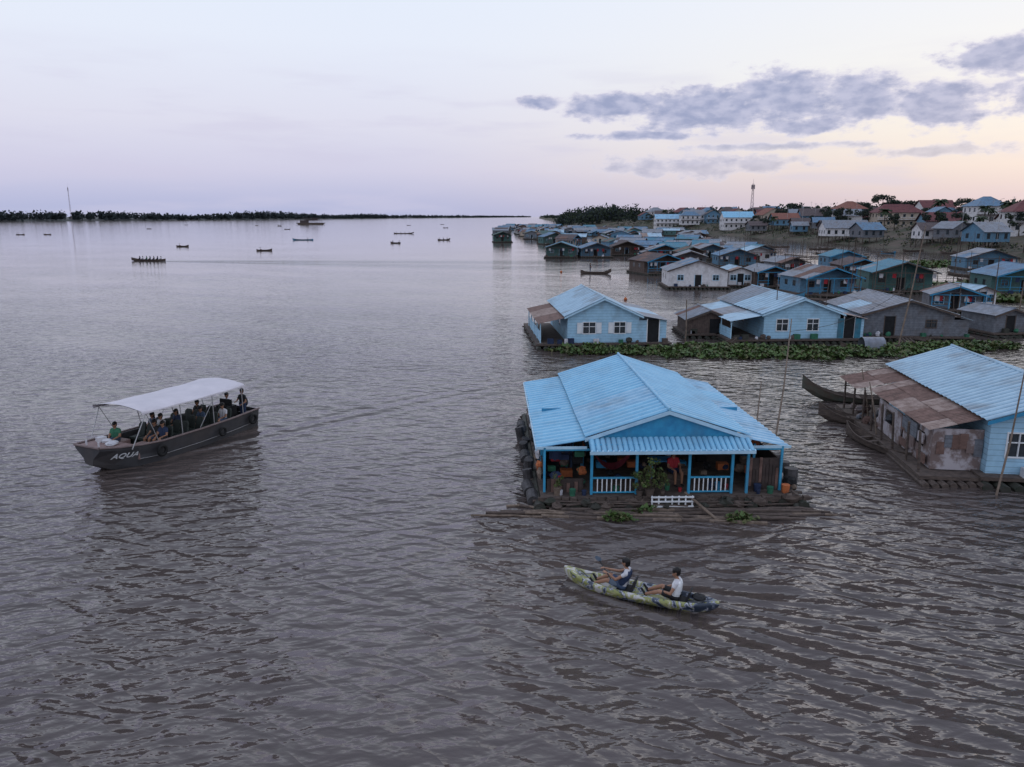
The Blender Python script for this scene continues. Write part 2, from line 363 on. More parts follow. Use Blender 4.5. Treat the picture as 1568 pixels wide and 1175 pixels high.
def leaves(n,cen,rad,size,rng,flat=1.0,inner=.55):
    d=rng.normal(size=(n,3)); d/=np.linalg.norm(d,axis=1)[:,None]
    r=rng.uniform(inner,1.05,size=(n,1))
    p=np.array(cen)+d*r*np.array(rad)
    a=rng.normal(size=(n,3)); a/=np.linalg.norm(a,axis=1)[:,None]
    b=np.cross(a,rng.normal(size=(n,3))); b/=np.linalg.norm(b,axis=1)[:,None]
    s=size*rng.uniform(.6,1.4,size=(n,1)); b*=.6
    q=np.stack([p-a*s,p+b*s,p+a*s,p-b*s],axis=1)
    return q.reshape(-1,3)
def leafobj(name,quads,mats,mi=None,parent=None):
    v=np.concatenate(quads); n=len(v)//4
    me=bpy.data.meshes.new(name); me.from_pydata(v.tolist(),[],[(4*i,4*i+1,4*i+2,4*i+3) for i in range(n)])
    for m in mats: me.materials.append(m)
    if len(mats)>1: me.polygons.foreach_set('material_index',np.random.randint(0,len(mats),n).astype(np.int32))
    o=bpy.data.objects.new(name,me); COL.objects.link(o)
    if parent:o.parent=parent
    return o
rng=np.random.default_rng(3)
q=[]
for i in range(len(FB)-1):
    (x0,y0),(x1,y1)=FB[i],FB[i+1]; Ln=math.hypot(x1-x0,y1-y0); n=int(Ln/(4.5 if i<6 else 11))
    for k in range(n):
        t=rng.random(); dx=rng.uniform(8,75); x=x0+(x1-x0)*t-dx*.8; y=y0+(y1-y0)*t+dx*.6
        hgt=16+4*math.sin(x*.011+y*.004)+3*math.sin(x*.043)+rng.uniform(-4,6); hgt=max(8,hgt); rr=rng.uniform(7,12)
        q.append(leaves(34,(x,y,3+hgt*.42),(rr,rr,hgt*.56),3.4,rng,inner=.2))
leafobj('distant_tree_line',q,[LEAFD])
q=[]
for k in range(900):
    y=rng.uniform(300,1500); x=shore(y)+rng.uniform(70,420)
    hgt=rng.uniform(7,14); rr=rng.uniform(3.5,7)
    q.append(leaves(70,(x,y,6+hgt*.45),(rr,rr,hgt*.55),1.1,rng))
for k in range(125):
    y=rng.uniform(660,900); x=shore(y)+rng.uniform(4,62); hgt=rng.uniform(9,16)*(1 if x>60 else .8); rr=rng.uniform(3.5,6.5)
    q.append(leaves(120,(x,y,tz(x,y)+hgt*.47),(rr,rr,hgt*.55),.95,rng,inner=.3))
for k in range(260):
    y=rng.uniform(900,5000); x=shore(y)+rng.uniform(10,200); hgt=rng.uniform(7,13); rr=rng.uniform(8,14)
    q.append(leaves(34,(x,y,5+hgt*.5),(rr,rr,hgt*.5),2.6,rng,inner=.2))
leafobj('background_tree_mass',q,[LEAFD,LEAF])
q=[]
for k in range(900):
    y=rng.uniform(110,620); o=rng.uniform(1,70); x=shore(y)+o; s=rng.uniform(.6,2.1)
    q.append(leaves(34,(x,y,tz(x,y)+s*.4),(s*1.3,s*1.3,s*.8),.3,rng))
leafobj('bank_shrubs',q,[LEAF,HYA2,LEAFD])

def tree_mesh(seed,h,cr,dense=1.0):
    rn=random.Random(seed); rg=np.random.default_rng(seed); mb=MB()
    th=h*.45; mb.tube((0,0,-.5),(.15,0,th),.26,.15,7)
    tips=[]
    for i in range(7):
        a=i*2.4+rn.random(); l=cr*rn.uniform(.45,.9); z0=th*rn.uniform(.65,1)
        tip=(math.cos(a)*l,math.sin(a)*l,th+(h-th)*rn.uniform(.1,.85)); mb.tube((.1,0,z0),tip,.10,.03,5); tips.append(tip)
    tips.append((0,0,h*.88)); mb.tube((.15,0,th),(0,0,h*.85),.13,.03,5)
    qs=[]
    for t in tips:
        for k in range(3):
            c=(t[0]+rn.uniform(-.9,.9),t[1]+rn.uniform(-.9,.9),t[2]+rn.uniform(-.9,.7)); r=cr*rn.uniform(.18,.34)
            qs.append(leaves(int(80*dense),c,(r,r,r*.8),.24,rg))
    v=np.concatenate(qs); nv=len(mb.v); nq=len(v)//4; nf=len(mb.f)
    me=bpy.data.meshes.new('tree'); me.from_pydata(mb.v+v.tolist(),[],mb.f+[tuple(nv+4*i+j for j in range(4)) for i in range(nq)])
    for m in(BARK,LEAF,LEAFD): me.materials.append(m)
    me.polygons.foreach_set('material_index',np.concatenate([np.zeros(nf),rg.integers(1,3,nq)]).astype(np.int32))
    return me
TM=[tree_mesh(11,8,3.4),tree_mesh(12,10,4),tree_mesh(13,7,3.2,.7)]
def palm_mesh(seed):
    rn=random.Random(seed); mb=MB(); mb.tube((0,0,-.5),(.3,.1,8),.22,.15,7)
    for i in range(22):
        a=i*2.399; el_=rn.uniform(-.3,1.0); d=Vector((math.cos(a),math.sin(a),0)); sd=Vector((-d.y,d.x,0))
        pts=[]
        for k in range(6):
            t=k/5*2.6; pts.append(Vector((.3,.1,8))+d*t*math.cos(el_*.6)+Vector((0,0,t*math.sin(el_)-.22*t*t)))
        for k in range(5):
            w0=.5*math.sin(math.pi*(k/5*.9+.1)); w1=.5*math.sin(math.pi*((k+1)/5*.9+.1))
            for sg in(-1,1): mb.poly([pts[k],pts[k+1],pts[k+1]+sd*sg*w1-Vector((0,0,.25)),pts[k]+sd*sg*w0-Vector((0,0,.25))],1)
    me=bpy.data.meshes.new('palm'); me.from_pydata(mb.v,[],mb.f); me.materials.append(BARK); me.materials.append(LEAF)
    me.polygons.foreach_set('material_index',np.array(mb.m,dtype=np.int32)); return me
PM=palm_mesh(5)
def tree(x,y,s,k,name='tree'):
    o=bpy.data.objects.new(name,PM if k=='p' else TM[k]); COL.objects.link(o); o.location=(x,y,tz(x,y)); o.scale=(s,s,s); o.rotation_euler=(0,0,random.uniform(0,6.3))
for x,y,s,k in [(139,240,.85,1),(141,243,.6,0),(156,240,1.1,2),(160,246,1.2,0),(165,238,1.1,1),(150,330,1.1,0),(170,335,1.2,2),(143,350,.9,1),(130,400,1,0),(152,420,1.2,1),(118,520,1.2,2),(112,545,1.1,0),(200,420,1.6,1),(190,400,1.2,2),(148,300,.9,2),(158,225,1,1)]:
    tree(x,y,s,k,'broadleaf_tree')
for x,y,s in [(139,230,.8),(158,260,.9),(161,262,.8),(128,380,1.0),(175,300,1),(110,560,1.1),(137,236,.7)]:
    tree(x,y,s,'p','palm_tree')
rt=random.Random(44)
for k in range(95):
    y=rt.uniform(190,620); x=shore(y)+rt.uniform(14,110)
    if x<y*.75: tree(x,y,rt.uniform(.6,1.25),rt.choice([0,1,2,0,1,2,'p']),'town_tree')

# ------------------------------------------------------------------ floating houses
def window(fr,gl,x,z,ww,hh,y,shut=None):
    t=.06
    fr.box(x-ww/2-t,x+ww/2+t,y-.035,y+.02,z-hh/2-t,z-hh/2); fr.box(x-ww/2-t,x+ww/2+t,y-.035,y+.02,z+hh/2,z+hh/2+t)
    fr.box(x-ww/2-t,x-ww/2,y-.033,y+.02,z-hh/2,z+hh/2); fr.box(x+ww/2,x+ww/2+t,y-.033,y+.02,z-hh/2,z+hh/2)
    fr.box(x-.02,x+.02,y-.03,y+.03,z-hh/2,z+hh/2); fr.box(x-ww/2,x-.02,y-.028,y+.03,z+.08,z+.12); fr.box(x+.02,x+ww/2,y-.028,y+.03,z+.08,z+.12)
    gl.box(x-ww/2,x+ww/2,y+.035,y+.05,z-hh/2,z+hh/2)
    if shut is not None:
        shut.box(x-ww/2-t-.42,x-ww/2-t-.02,y-.06,y-.035,z-hh/2,z+hh/2); shut.box(x+ww/2+t+.02,x+ww/2+t+.42,y-.06,y-.035,z-hh/2,z+hh/2)
def fhouse(name,X,Y,rz,w,d,he,hr,wallm,roofm,fl=.4,left=0,right=0,porch=0,wins=(),doors=(),pitch=.2,trim=TRIM,frame=WHITE,shut=False,leftroof=None,rightroof=None,wts=None,leftopen=True,rightopen=False,gm=None,groove=None,amp=.022):
    e=empty(name,(X,Y,0),rz)
    raft=MB();wl=MB();rf=MB();po=MB();fr=MB();gl=MB();sh=MB();dr=MB()
    x0,x1=-w/2,w/2; X0,X1=x0-left,x1+right
    raft.box(X0-.35,X1+.35,-.5,d+.4,fl-.14,fl)
    n=int((X1-X0+.6)/ .55)
    for i in range(n+1):
        xx=X0-.2+(X1-X0+.4)*i/n; raft.tube((xx,-.6-random.uniform(0,.5),.05),(xx+.05,d+.5,.07),.2,.2,6,1)
    for k in range(6): raft.tube((X0-.5,d*k/5.,fl-.25),(X1+.5,d*k/5.+.1,fl-.22),.07,.07,5,0)
    for k in range(int((X1-X0)*1.1)):
        xx=random.uniform(X0-.2,X1+.2); s=random.uniform(.1,.26)
        if random.random()<.5: raft.blob((xx,-.3,fl+s*.7),(s,s*.8,s),random.randint(0,4),k,7,.2)
        else: raft.box(xx-s,xx+s,-.45,-.15,fl,fl+s*1.6,random.randint(0,4))
    ops=[(x-a/2,x+a/2,z-b/2,z+b/2) for x,z,a,b in wins]+[(x-a/2,x+a/2,fl,fl+b) for x,a,b in doors]
    xin=[o for o in ops if o[0]>x0 and o[1]<x1]
    wl.wall_x(porch,x0,x1,fl,he,.06,xin); wl.prism_y([(x0,he),(x1,he),((x0+x1)/2,hr-.06)],porch+.003,porch+.057,1)
    wl.wall_x(d-.06,x0,x1,fl,he,.06); wl.prism_y([(x0,he),(x1,he),((x0+x1)/2,hr-.06)],d-.057,d-.003,1)
    sw=[] if d<5 else [(d*.4,d*.4+.8,fl+.8,fl+1.5),(d*.7,d*.7+.8,fl+.8,fl+1.5)]
    wl.wall_y(x0,porch+.06,d-.06,fl,he-.02,.06,sw); wl.wall_y(x1-.06,porch+.06,d-.06,fl,he-.02,.06,sw)
    if sw:
        for xx in (x0+.02,x1-.04):
            for s_ in sw: gl.box(xx,xx+.02,s_[0],s_[1],s_[2],s_[3])
    for (x,z,a,b) in wins: window(fr,gl,x,z,a,b,porch,sh if shut else None)
    for (x,a,b) in doors:
        dr.box(x-a/2,x+a/2,porch+.03,porch+.045,fl,fl+b)
        fr.box(x-a/2-.07,x-a/2,porch-.02,porch+.03,fl,fl+b+.07); fr.box(x+a/2,x+a/2+.07,porch-.02,porch+.03,fl,fl+b+.07)
    sl=(hr-he)/(w/2); ov=.3; nm=len(roofm)
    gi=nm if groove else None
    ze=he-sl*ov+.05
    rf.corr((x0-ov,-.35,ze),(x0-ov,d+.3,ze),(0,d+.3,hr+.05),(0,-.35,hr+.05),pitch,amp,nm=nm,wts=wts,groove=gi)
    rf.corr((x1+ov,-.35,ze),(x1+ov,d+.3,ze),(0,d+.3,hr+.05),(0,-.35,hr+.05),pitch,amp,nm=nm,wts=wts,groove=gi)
    rf.tube((0,-.37,hr+.07),(0,d+.32,hr+.07),.07,.07,6)
    for sx in(-1,1):
        a=Vector((sx*(w/2+ov),-.37,ze-.02)); b=Vector((0,-.37,hr+.03))
        po.add([a,b,b-V(0,0,.14),a-V(0,0,.14),a+V(0,.03,0),b+V(0,.03,0),b+V(0,.03,-.14),a+V(0,.03,-.14)],[(0,1,2,3),(7,6,5,4),(0,4,5,1),(3,2,6,7),(0,3,7,4)])
    lr=leftroof or roofm
    if left:
        b=MB(); b.corr((X0-.2,-.3,he-.62),(X0-.2,d*.9,he-.62),(x0,d*.9,he-.1),(x0,-.3,he-.1),pitch,nm=len(lr)); b.obj('left_lean_to_roof',lr,e)
        if leftopen:
            for k in range(5): po.tube((X0,.1+(d*.9-.2)*k/4,fl),(X0,.1+(d*.9-.2)*k/4,he-.6),.05,.045,6)
            wl.box(X0+.02,X0+.06,.3,d*.85,fl,fl+.8)
        else: wl.wall_y(X0,0,d*.88,fl,he-.6,.06); wl.wall_x(.0,X0+.06,x0,fl,he-.6,.05)
    if right:
        rr=rightroof or roofm
        b=MB(); b.corr((X1+.2,-.3,he-.5),(X1+.2,d*.95,he-.5),(x1,d*.95,he-.02),(x1,-.3,he-.02),pitch,nm=len(rr)); b.obj('right_lean_to_roof',rr,e)
        if rightopen:
            for k in range(4): po.tube((X1,.1+(d*.9-.2)*k/3,fl),(X1,.1+(d*.9-.2)*k/3,he-.55),.05,.045,6)
        else:
            xo=[o for o in ops if o[0]>x1]
            wl.wall_x(porch+.005,x1,X1,fl,he-.45,.05,xo); wl.wall_y(X1-.05,porch+.06,d*.93,fl,he-.5,.05)
    if porch:
        npst=max(3,int(w/1.6))
        for k in range(npst+1):
            xx=x0+.05+(w-.1)*k/npst; po.tube((xx,.03,fl),(xx,.03,he-.02),.045,.045,6)
        po.box(x0,x1,0,.05,he-.12,he-.03)
        for zz in(.35,.75): po.box(x0+.1,x0+w*.38,.0,.04,fl+zz,fl+zz+.05); po.box(x1-w*.38,x1-.1,.0,.04,fl+zz,fl+zz+.05)
        for k in range(5):
            xx=random.uniform(x0+.3,x1-.3); wl.poly([(xx-.25,.3,he-.2),(xx+.25,.3,he-.2),(xx+.22,.32,he-.8),(xx-.25,.33,he-.75)],2+k%3)
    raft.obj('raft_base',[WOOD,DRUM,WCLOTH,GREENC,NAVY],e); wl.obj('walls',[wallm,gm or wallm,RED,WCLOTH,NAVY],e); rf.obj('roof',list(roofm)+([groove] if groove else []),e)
    if po.f: po.obj('posts_and_trim',trim,e)
    if fr.f: fr.obj('window_frames',frame,e)
    if gl.f: gl.obj('window_panes',GLASS,e)
    if sh.f: sh.obj('shutters',WHITE,e)
    if dr.f: dr.obj('door_panels',DARK,e)  # near-black sheets fill the doorways as painted interior shade
    return e

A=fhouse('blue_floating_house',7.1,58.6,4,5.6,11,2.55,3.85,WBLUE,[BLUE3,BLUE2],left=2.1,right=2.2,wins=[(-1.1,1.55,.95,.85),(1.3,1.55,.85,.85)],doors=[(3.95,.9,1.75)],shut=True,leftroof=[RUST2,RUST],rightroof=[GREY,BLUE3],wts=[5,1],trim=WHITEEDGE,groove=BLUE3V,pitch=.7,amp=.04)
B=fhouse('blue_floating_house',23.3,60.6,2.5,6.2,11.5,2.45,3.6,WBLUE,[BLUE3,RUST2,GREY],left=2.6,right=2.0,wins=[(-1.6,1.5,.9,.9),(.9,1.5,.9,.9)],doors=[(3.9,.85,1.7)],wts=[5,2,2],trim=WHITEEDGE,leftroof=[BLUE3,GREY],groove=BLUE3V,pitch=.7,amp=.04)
tdoor=MB(); tdoor.box(2.95,3.45,-.04,-.01,.4,2.0); tdoor.box(4.35,4.85,-.04,-.01,.4,2.0); tdoor.obj('open_teal_doors',TEAL,B)
C=fhouse('weathered_floating_house',32.6,62.0,-4,7.2,9,2.2,3.3,WGREY,[GREY,BLUE3],left=1.0,right=1.2,wins=[(1.8,1.4,.8,.6)],doors=[(-1.5,.8,1.6)],wts=[6,1],trim=WOOD,frame=WOOD,groove=BROWNR,pitch=.6,amp=.035)  # brown in the rib valleys is painted-in shade
fhouse('weathered_floating_house',42.3,64,8,3.0,4.0,1.9,2.4,WGREY,[GREY],wins=[],doors=[(0,.8,1.4)],trim=WOOD,frame=WOOD)
fhouse('tin_floating_shed',16.6,63.5,0,3.6,4,1.6,2.3,WBROWN,[GREY,RUST],doors=[(.5,.9,1.2)],trim=WOOD,frame=WOOD)
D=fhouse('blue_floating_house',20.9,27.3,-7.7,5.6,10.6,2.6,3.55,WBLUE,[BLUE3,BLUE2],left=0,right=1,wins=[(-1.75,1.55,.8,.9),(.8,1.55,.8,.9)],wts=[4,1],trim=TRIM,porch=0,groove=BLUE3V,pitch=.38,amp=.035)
dl=MB(); X0=-2.8
dl.corr((X0-2.1,.2,1.95),(X0-2.1,7.5,1.95),(X0-.1,7.5,2.5),(X0-.1,.2,2.5),.18,.02,2,1.2)
dl.corr((X0-2.6,7.6,1.9),(X0-2.6,10.6,1.9),(X0-.1,10.6,2.45),(X0-.1,7.6,2.45),.18,.02,2,1.2)
dl.obj('rusty_lean_to_roof',[RUST,RUST2],D)
dw=MB(); dw.wall_y(X0-1.85,.4,3.4,.35,1.95,.05,[(1.2,2.2,1.0,1.6)]); dw.wall_x(.4,X0-1.8,X0-.02,.35,2.0,.05); dw.wall_y(X0-1.9,3.6,6.4,.35,1.75,.05,[(4.4,5.6,.9,1.5)])
for i in range(9):
    z=random.uniform(.4,1.3); y=random.uniform(.5,2.8); dw.box(X0-1.92-.01*i,X0-1.86-.01*i,y,y+random.uniform(.4,.9),z,z+random.uniform(.3,.7),random.randint(0,2))
for i in range(6):
    z=random.uniform(.4,1.3); x=X0-1.7+i*.27; dw.box(x,x+.3,.36-.008*i,.385-.008*i,z,z+random.uniform(.4,.7),random.randint(0,2))
for i in range(30):
    y=random.uniform(3.4,10.4); s=random.uniform(.12,.3); dw.blob((X0-random.uniform(.6,2.3),y,.32+s*.6),(s,s,s*.8),random.randint(0,2),i,7,.25)
dw.obj('patched_walls',[WPATCH,RUST,WGREY],D)
df=MB(); df.box(X0-2.5,X0,-.4,11,.18,.32); 
for k in range(8): df.tube((X0-2.3,.1+k*1.45,-.6),(X0-2.35+random.uniform(-.15,.1),.1+k*1.45,1.95),.05,.05,5)
for k in range(7): df.tube((X0-2.4+k*.35,-.6-random.uniform(0,.5),.05),(X0-2.4+k*.35,11+random.uniform(0,.8),.05),.14,.14,6)
df.obj('side_deck',[WOOD],D)

roofs=[[GREY,RUST],[TEAL,GREY],[DBLUER,GREY],[GREENR,RUST],[BROWNR,RUST],[BLUE3,RUST2],[GREY,DBLUER],[TEAL,DBLUER],[GREY,BROWNR],[DBLUER,RUST]]
walls=[WGREY,WBLUE2,WBROWN,WGREEN,WGREY,WBROWN,WBLUE2,WBROWN,WCREAM,WGREY,WWHITE]
placed=[]
def mid(X,Y,w,d,ri,wm,rz=0,porch=1.2,he=2.4,name='floating_house',lean=0,pitch=.35):
    placed.append((X,Y,max(w,d)*.62))
    fhouse(name,X,Y,rz,w,d,he,he+w*.17,wm,roofs[ri],porch=porch,left=lean,right=lean*.5,rightopen=True,
        wins=[(-w*.3,he*.62,.8,.7),(w*.3,he*.62,.8,.7)],doors=[(0,.9,1.6)],pitch=pitch,wts=[4,1],
        trim=random.choice([WOOD,TRIM,WOOD,WOOD]),frame=random.choice([WOOD,WHITEEDGE,TRIM,WOOD]))
mid(26.2,107.5,8.2,7,6,WWHITE,-3,0,2.6); mid(32.9,110,3.4,6,5,WWHITE,0,0,2.3); mid(37,108,4.6,6,0,WBROWN,5,1)
mid(27,134,7,8,4,WBROWN,15,1.5); mid(12,189,7.5,8,7,WGREEN,-6,2,2.6); mid(21,190,7.5,8,2,WBLUE2,4,2)
mid(30,200,8,8,4,WBROWN,-3,2); mid(-3.6,305,7,7,3,WGREEN,5,2,3.0); mid(41,97,7.5,7,0,WBLUE2,8,1.6); mid(52,101,8,8,1,WGREEN,-10,1.8,2.8)
mid(66,97,8,8,2,WGREEN,-8,1.5,2.6); mid(91,145,9,8,6,WBLUE2,-10,1); mid(45.5,154,7.5,8,2,WBLUE2,-4,1.5); mid(59.5,182,6,7,1,WBLUE2,3,1.2)
mid(65.5,150,6.5,6,1,WBLUE2,0,1); mid(48,130,5,6,0,WGREY,10,1); mid(40,170,6,7,3,WBROWN,0,1.5)
mid(47,80,5,4,0,WGREY,-15,1,2.0); mid(52,84,3.5,4,5,WWHITE,10,0,1.9); mid(56,122,6,7,4,WBROWN,-5,1.2)
mid(35,150,6,7,0,WGREY,-8,1.5); mid(54,168,7,6,5,WWHITE,0,1)
def free(x,y,r):
    return all((x-a)**2+(y-b)**2>(r+c)**2 for a,b,c in placed)
cnt=0; tries=0
while cnt<105 and tries<12000:
    tries+=1
    y=random.choice([random.uniform(170,300),random.uniform(250,480),random.uniform(400,700)])
    lo=np.interp(y,[150,190,230,300,400,600,700],[34,34,30,6,-4,-8,-6])
    hi=np.interp(y,[150,250,300,330,440,520,620,700],[62,64,80,98,108,80,52,30])
    x=random.uniform(lo,hi)
    w=random.uniform(5.5,8.5); d=random.uniform(6,9)
    if not free(x,y,w*(.55 if y<320 else .45)): continue
    cnt+=1
    mid(x,y,w,d,random.choice([0,1,2,3,4,6,7,8,8,9,5]),random.choice(walls),random.choice([random.uniform(-15,15),random.uniform(60,100)]),random.choice([0,1.2,1.8]),random.uniform(2.3,2.9),lean=random.choice([0,0,1.6]),pitch=.5)

# ------------------------------------------------------------------ town houses
def town(X,Y,w,d,h,wm,rm,rz=0,stilt=0,hip=False,name='town_house'):
    z0=tz(X,Y); e=empty(name,(X,Y,z0),rz); wl=MB();rf=MB();gl=MB();tr=MB()
    wl.box(-w/2,w/2,0,d,-1.0+stilt+(1.0 if stilt else 0),h+stilt)
    H=h+stilt; ov=.6
    if d<w:
        hr=H+d*.32
        rf.corr((-w/2-ov,-ov,H-.2),(w/2+ov,-ov,H-.2),(w/2+(ov if not hip else -d/2.5),d/2,hr),(-w/2-(ov if not hip else -d/2.5),d/2,hr),.6,.03)
        rf.corr((-w/2-ov,d+ov,H-.2),(w/2+ov,d+ov,H-.2),(w/2+(ov if not hip else -d/2.5),d/2,hr),(-w/2-(ov if not hip else -d/2.5),d/2,hr),.6,.03)
        for s in(-1,1):
            if hip: rf.poly([(s*(w/2+ov),-ov,H-.19),(s*(w/2+ov),d+ov,H-.19),(s*(w/2-d/2.5),d/2,hr)])
            else: wl.poly([(s*w/2,0,H),(s*w/2,d,H),(s*w/2,d/2,hr-.15)])
    else:
        hr=H+w*.3
        for s in(-1,1): rf.corr((s*(w/2+ov),-ov,H-.2),(s*(w/2+ov),d+ov,H-.2),(0,d+ov,hr),(0,-ov,hr),.6,.03)
        wl.poly([(-w/2,.0,H),(w/2,.0,H),(0,.0,hr-.15)]); wl.poly([(-w/2,d,H),(w/2,d,H),(0,d,hr-.15)])
    fl_=max(1,int(h/3)); nb=max(2,int(w/2.6))
    for f in range(fl_):
        for k in range(nb):
            x=-w/2+w*(k+.5)/nb; zz=stilt+.5+f*(h/fl_)
            gl.box(x-.5,x+.5,-.03,-.005,zz+.4,zz+1.7); tr.box(x-.58,x+.58,-.05,-.032,zz+1.7,zz+1.8); tr.box(x-.58,x+.58,-.05,-.032,zz+.3,zz+.4)
        for k in range(max(1,int(d/3))):
            y=d*(k+.5)/max(1,int(d/3)); zz=stilt+.5+f*(h/fl_); gl.box(-w/2-.03,-w/2-.005,y-.5,y+.5,zz+.4,zz+1.7)
        if f>0:
            zz=stilt+f*(h/fl_); tr.box(-w/2,w/2,-1.2,-.06,zz-.1,zz+.05)
            for k in range(nb*3+1): tr.tube((-w/2+w*k/(nb*3),-1.15,zz+.05),(-w/2+w*k/(nb*3),-1.15,zz+.9),.04,.04,4)
            tr.box(-w/2,w/2,-1.2,-1.1,zz+.9,zz+1.0)
    if stilt:
        for i in range(nb+1):
            for j in range(3): tr.tube((-w/2+.1+(w-.2)*i/nb,d*j/2,-3.5),(-w/2+.1+(w-.2)*i/nb,d*j/2,stilt),.14,.14,5)
    wl.obj('walls',wm,e); rf.obj('roof',rm,e); gl.obj('windows',GLASS,e); tr.obj('balcony_and_trim',WWHITE if not stilt else WOOD,e)
    return e
town(151.5,222,15,10,6.2,WWHITE,MAROON,-12,hip=True)
town(143,256,12,9,4.5,WBLUE2,MAROON,-10); town(129,298,16,9,3.2,WWHITE,GREY,-6,stilt=1.5); town(159,318,18,10,6,WCREAM,MAROON,-5,hip=True)
town(131,448,17,10,6.5,WWHITE,BLUE1,0); town(145,430,12,12,6,WCREAM,TERRA,5); town(105,522,16,9,6,WWHITE,BLUE2,0); town(121,515,13,10,6,WWHITE,GREY,0); 
town(137,470,10,10,6.5,WCREAM,MAROON,0,hip=True); town(152,350,11,9,5,WWHITE,GREY,-8)
tp=[(151,222,11),(143,256,9),(129,298,10),(159,318,12),(131,448,11),(145,430,9),(105,522,10),(121,515,9),(137,470,8),(152,350,8)]
c=0;t=0
while c<62 and t<6000:
    t+=1; y=random.uniform(200,620); x=shore(y)+random.uniform(16,120)
    if x>y*.70 or x<y*.1: continue
    if any((x-a)**2+(y-b)**2<(r+6)**2 for a,b,r in tp): continue
    tp.append((x,y,6)); c+=1
    town(x,y,random.uniform(8,14),random.uniform(7,12),random.choice([3.2,3.2,5.6,6.0]),random.choice([WWHITE,WWHITE,WBLUE2,WCREAM,WGREY,WBROWN,WWHITE]),random.choice([MAROON,MAROON,TERRA,BROWNR,GREY,DBLUER,MAROON]),random.uniform(-15,15),stilt=random.choice([0,1.6,1.6]),hip=random.random()<.3)
for k in range(26):
    y=random.uniform(150,520); x=shore(y)+random.uniform(4,16)
    if any((x-a)**2+(y-b)**2<(r+4)**2 for a,b,r in tp): continue
    tp.append((x,y,5)); town(x,y,random.uniform(6,9),random.uniform(5,8),2.8,random.choice([WBROWN,WGREY,WBLUE2,WWHITE]),random.choice([GREY,RUST,BROWNR,DBLUER]),random.uniform(-20,20),stilt=1.8,name='stilt_house')
def tower(name,x,y,z,h,wd,r=1.0):
    mb=MB()
    for sx,sy in((-1,-1),(1,-1),(1,1),(-1,1)): mb.tube((x+sx*wd,y+sy*wd,z),(x+sx*wd*.3,y+sy*wd*.3,z+h),.12*r,.09*r,5)
    n=10
    for k in range(n):
        a=1-.7*k/n; b=1-.7*(k+1)/n; z0=z+h*k/n; z1=z+h*(k+1)/n
        mb.tube((x-wd*a,y-wd*a,z0),(x+wd*b,y-wd*b,z1),.06*r,.06*r,4); mb.tube((x+wd*a,y+wd*a,z0),(x-wd*b,y+wd*b,z1),.06*r,.06*r,4)
    mb.tube((x,y,z+h),(x,y,z+h*1.12),.08,.05,5)
    for k in range(6):
        a=k*math.pi/3; mb.box(x+math.cos(a)*1.0-.15,x+math.cos(a)*1.0+.15,y+math.sin(a)*1.0-.15,y+math.sin(a)*1.0+.15,z+h*.86,z+h*.97)
    mb.obj(name,mat('tower_steel',(.30,.24,.26),(.25,.2,.22)))
tower('telecom_tower',157,510,6,25,1.1)
tower('telecom_tower',-1010,1780,4,72,1.2,1.3)
an=MB(); ra=random.Random(9)
for x,y,r in tp[::2]:
    h=ra.uniform(9,13)+tz(x,y); an.tube((x,y,tz(x,y)+2),(x,y,h),.07,.05,4); an.tube((x-.8,y,h-.3),(x+.8,y,h-.3),.04,.04,4); an.tube((x-.5,y,h-.8),(x+.5,y,h-.8),.04,.04,4)
an.obj('television_antennas',[METAL])

# ------------------------------------------------------------------ hyacinth
def hyacinth(name,poly_pts,n,size=.16,h=.35):
    q=[]; tot=sum(a[2]*a[3] for a in poly_pts)
    for cx,cy,rx,ry in poly_pts:
        k=int(n*rx*ry/tot); a=rng.uniform(0,2*math.pi,k); r=np.sqrt(rng.uniform(0,1,k))*(1+.22*np.sin(a*5+cx)+.16*np.sin(a*11))
        px=cx+np.cos(a)*r*rx; py=cy+np.sin(a)*r*ry
        keep=(np.sin(px*2.3+cy)+np.sin(py*3.1+px)+rng.normal(size=k)*.7)>-1.1; px,py,r=px[keep],py[keep],r[keep]; k=len(px)
        pz=rng.uniform(.02,h,k)*(1.1-np.minimum(r,1)*.4)*(1+.5*np.sin(px*3+py*2))+.03
        u=rng.uniform(0,2*math.pi,k); tilt=rng.uniform(.1,1.1,k); s=size*rng.uniform(.5,1.4,k)
        d=np.stack([np.cos(u)*np.cos(tilt),np.sin(u)*np.cos(tilt),np.sin(tilt)],1)*s[:,None]
        e=np.stack([-np.sin(u),np.cos(u),np.zeros(k)],1)*s[:,None]*.75
        p=np.stack([px,py,pz],1)
        q.append(np.stack([p-d*.6,p+e,p+d,p-e],1).reshape(-1,3))
    return leafobj(name,q,[HYA,HYA,HYA2])
hyacinth('water_hyacinth_patch',[(6.5,56.6,3.2,1.5),(10,56.3,3,1.2),(13.5,56,3,2.4),(16,56.5,3.4,2.4),(19,55.5,3.4,2.2),(22,55,3.5,2.0),(25.5,55.8,3.5,1.6),(29,56.5,4,1.7),(33,57.5,3.6,1.7),(37,58.5,3,1.2)],21000,.17,.42)
hyacinth('water_hyacinth_patch',[(19.6,25.7,1.1,.5),(22,25.2,2,.6)],1500,.12,.2)
hyacinth('water_hyacinth_patch',[(92,164,6,5),(100,150,7,5),(70,112,7,3),(96,128,7,4),(60,92,4,2),(48,73,3,1.2),(84,158,5,3),(76,104,6,2)],8000,.5,.5)
hyacinth('water_hyacinth_patch',[(3.6,24.0,.5,.22),(7.7,23.9,.5,.25),(4.6,24.6,.4,.2)],520,.1,.2)

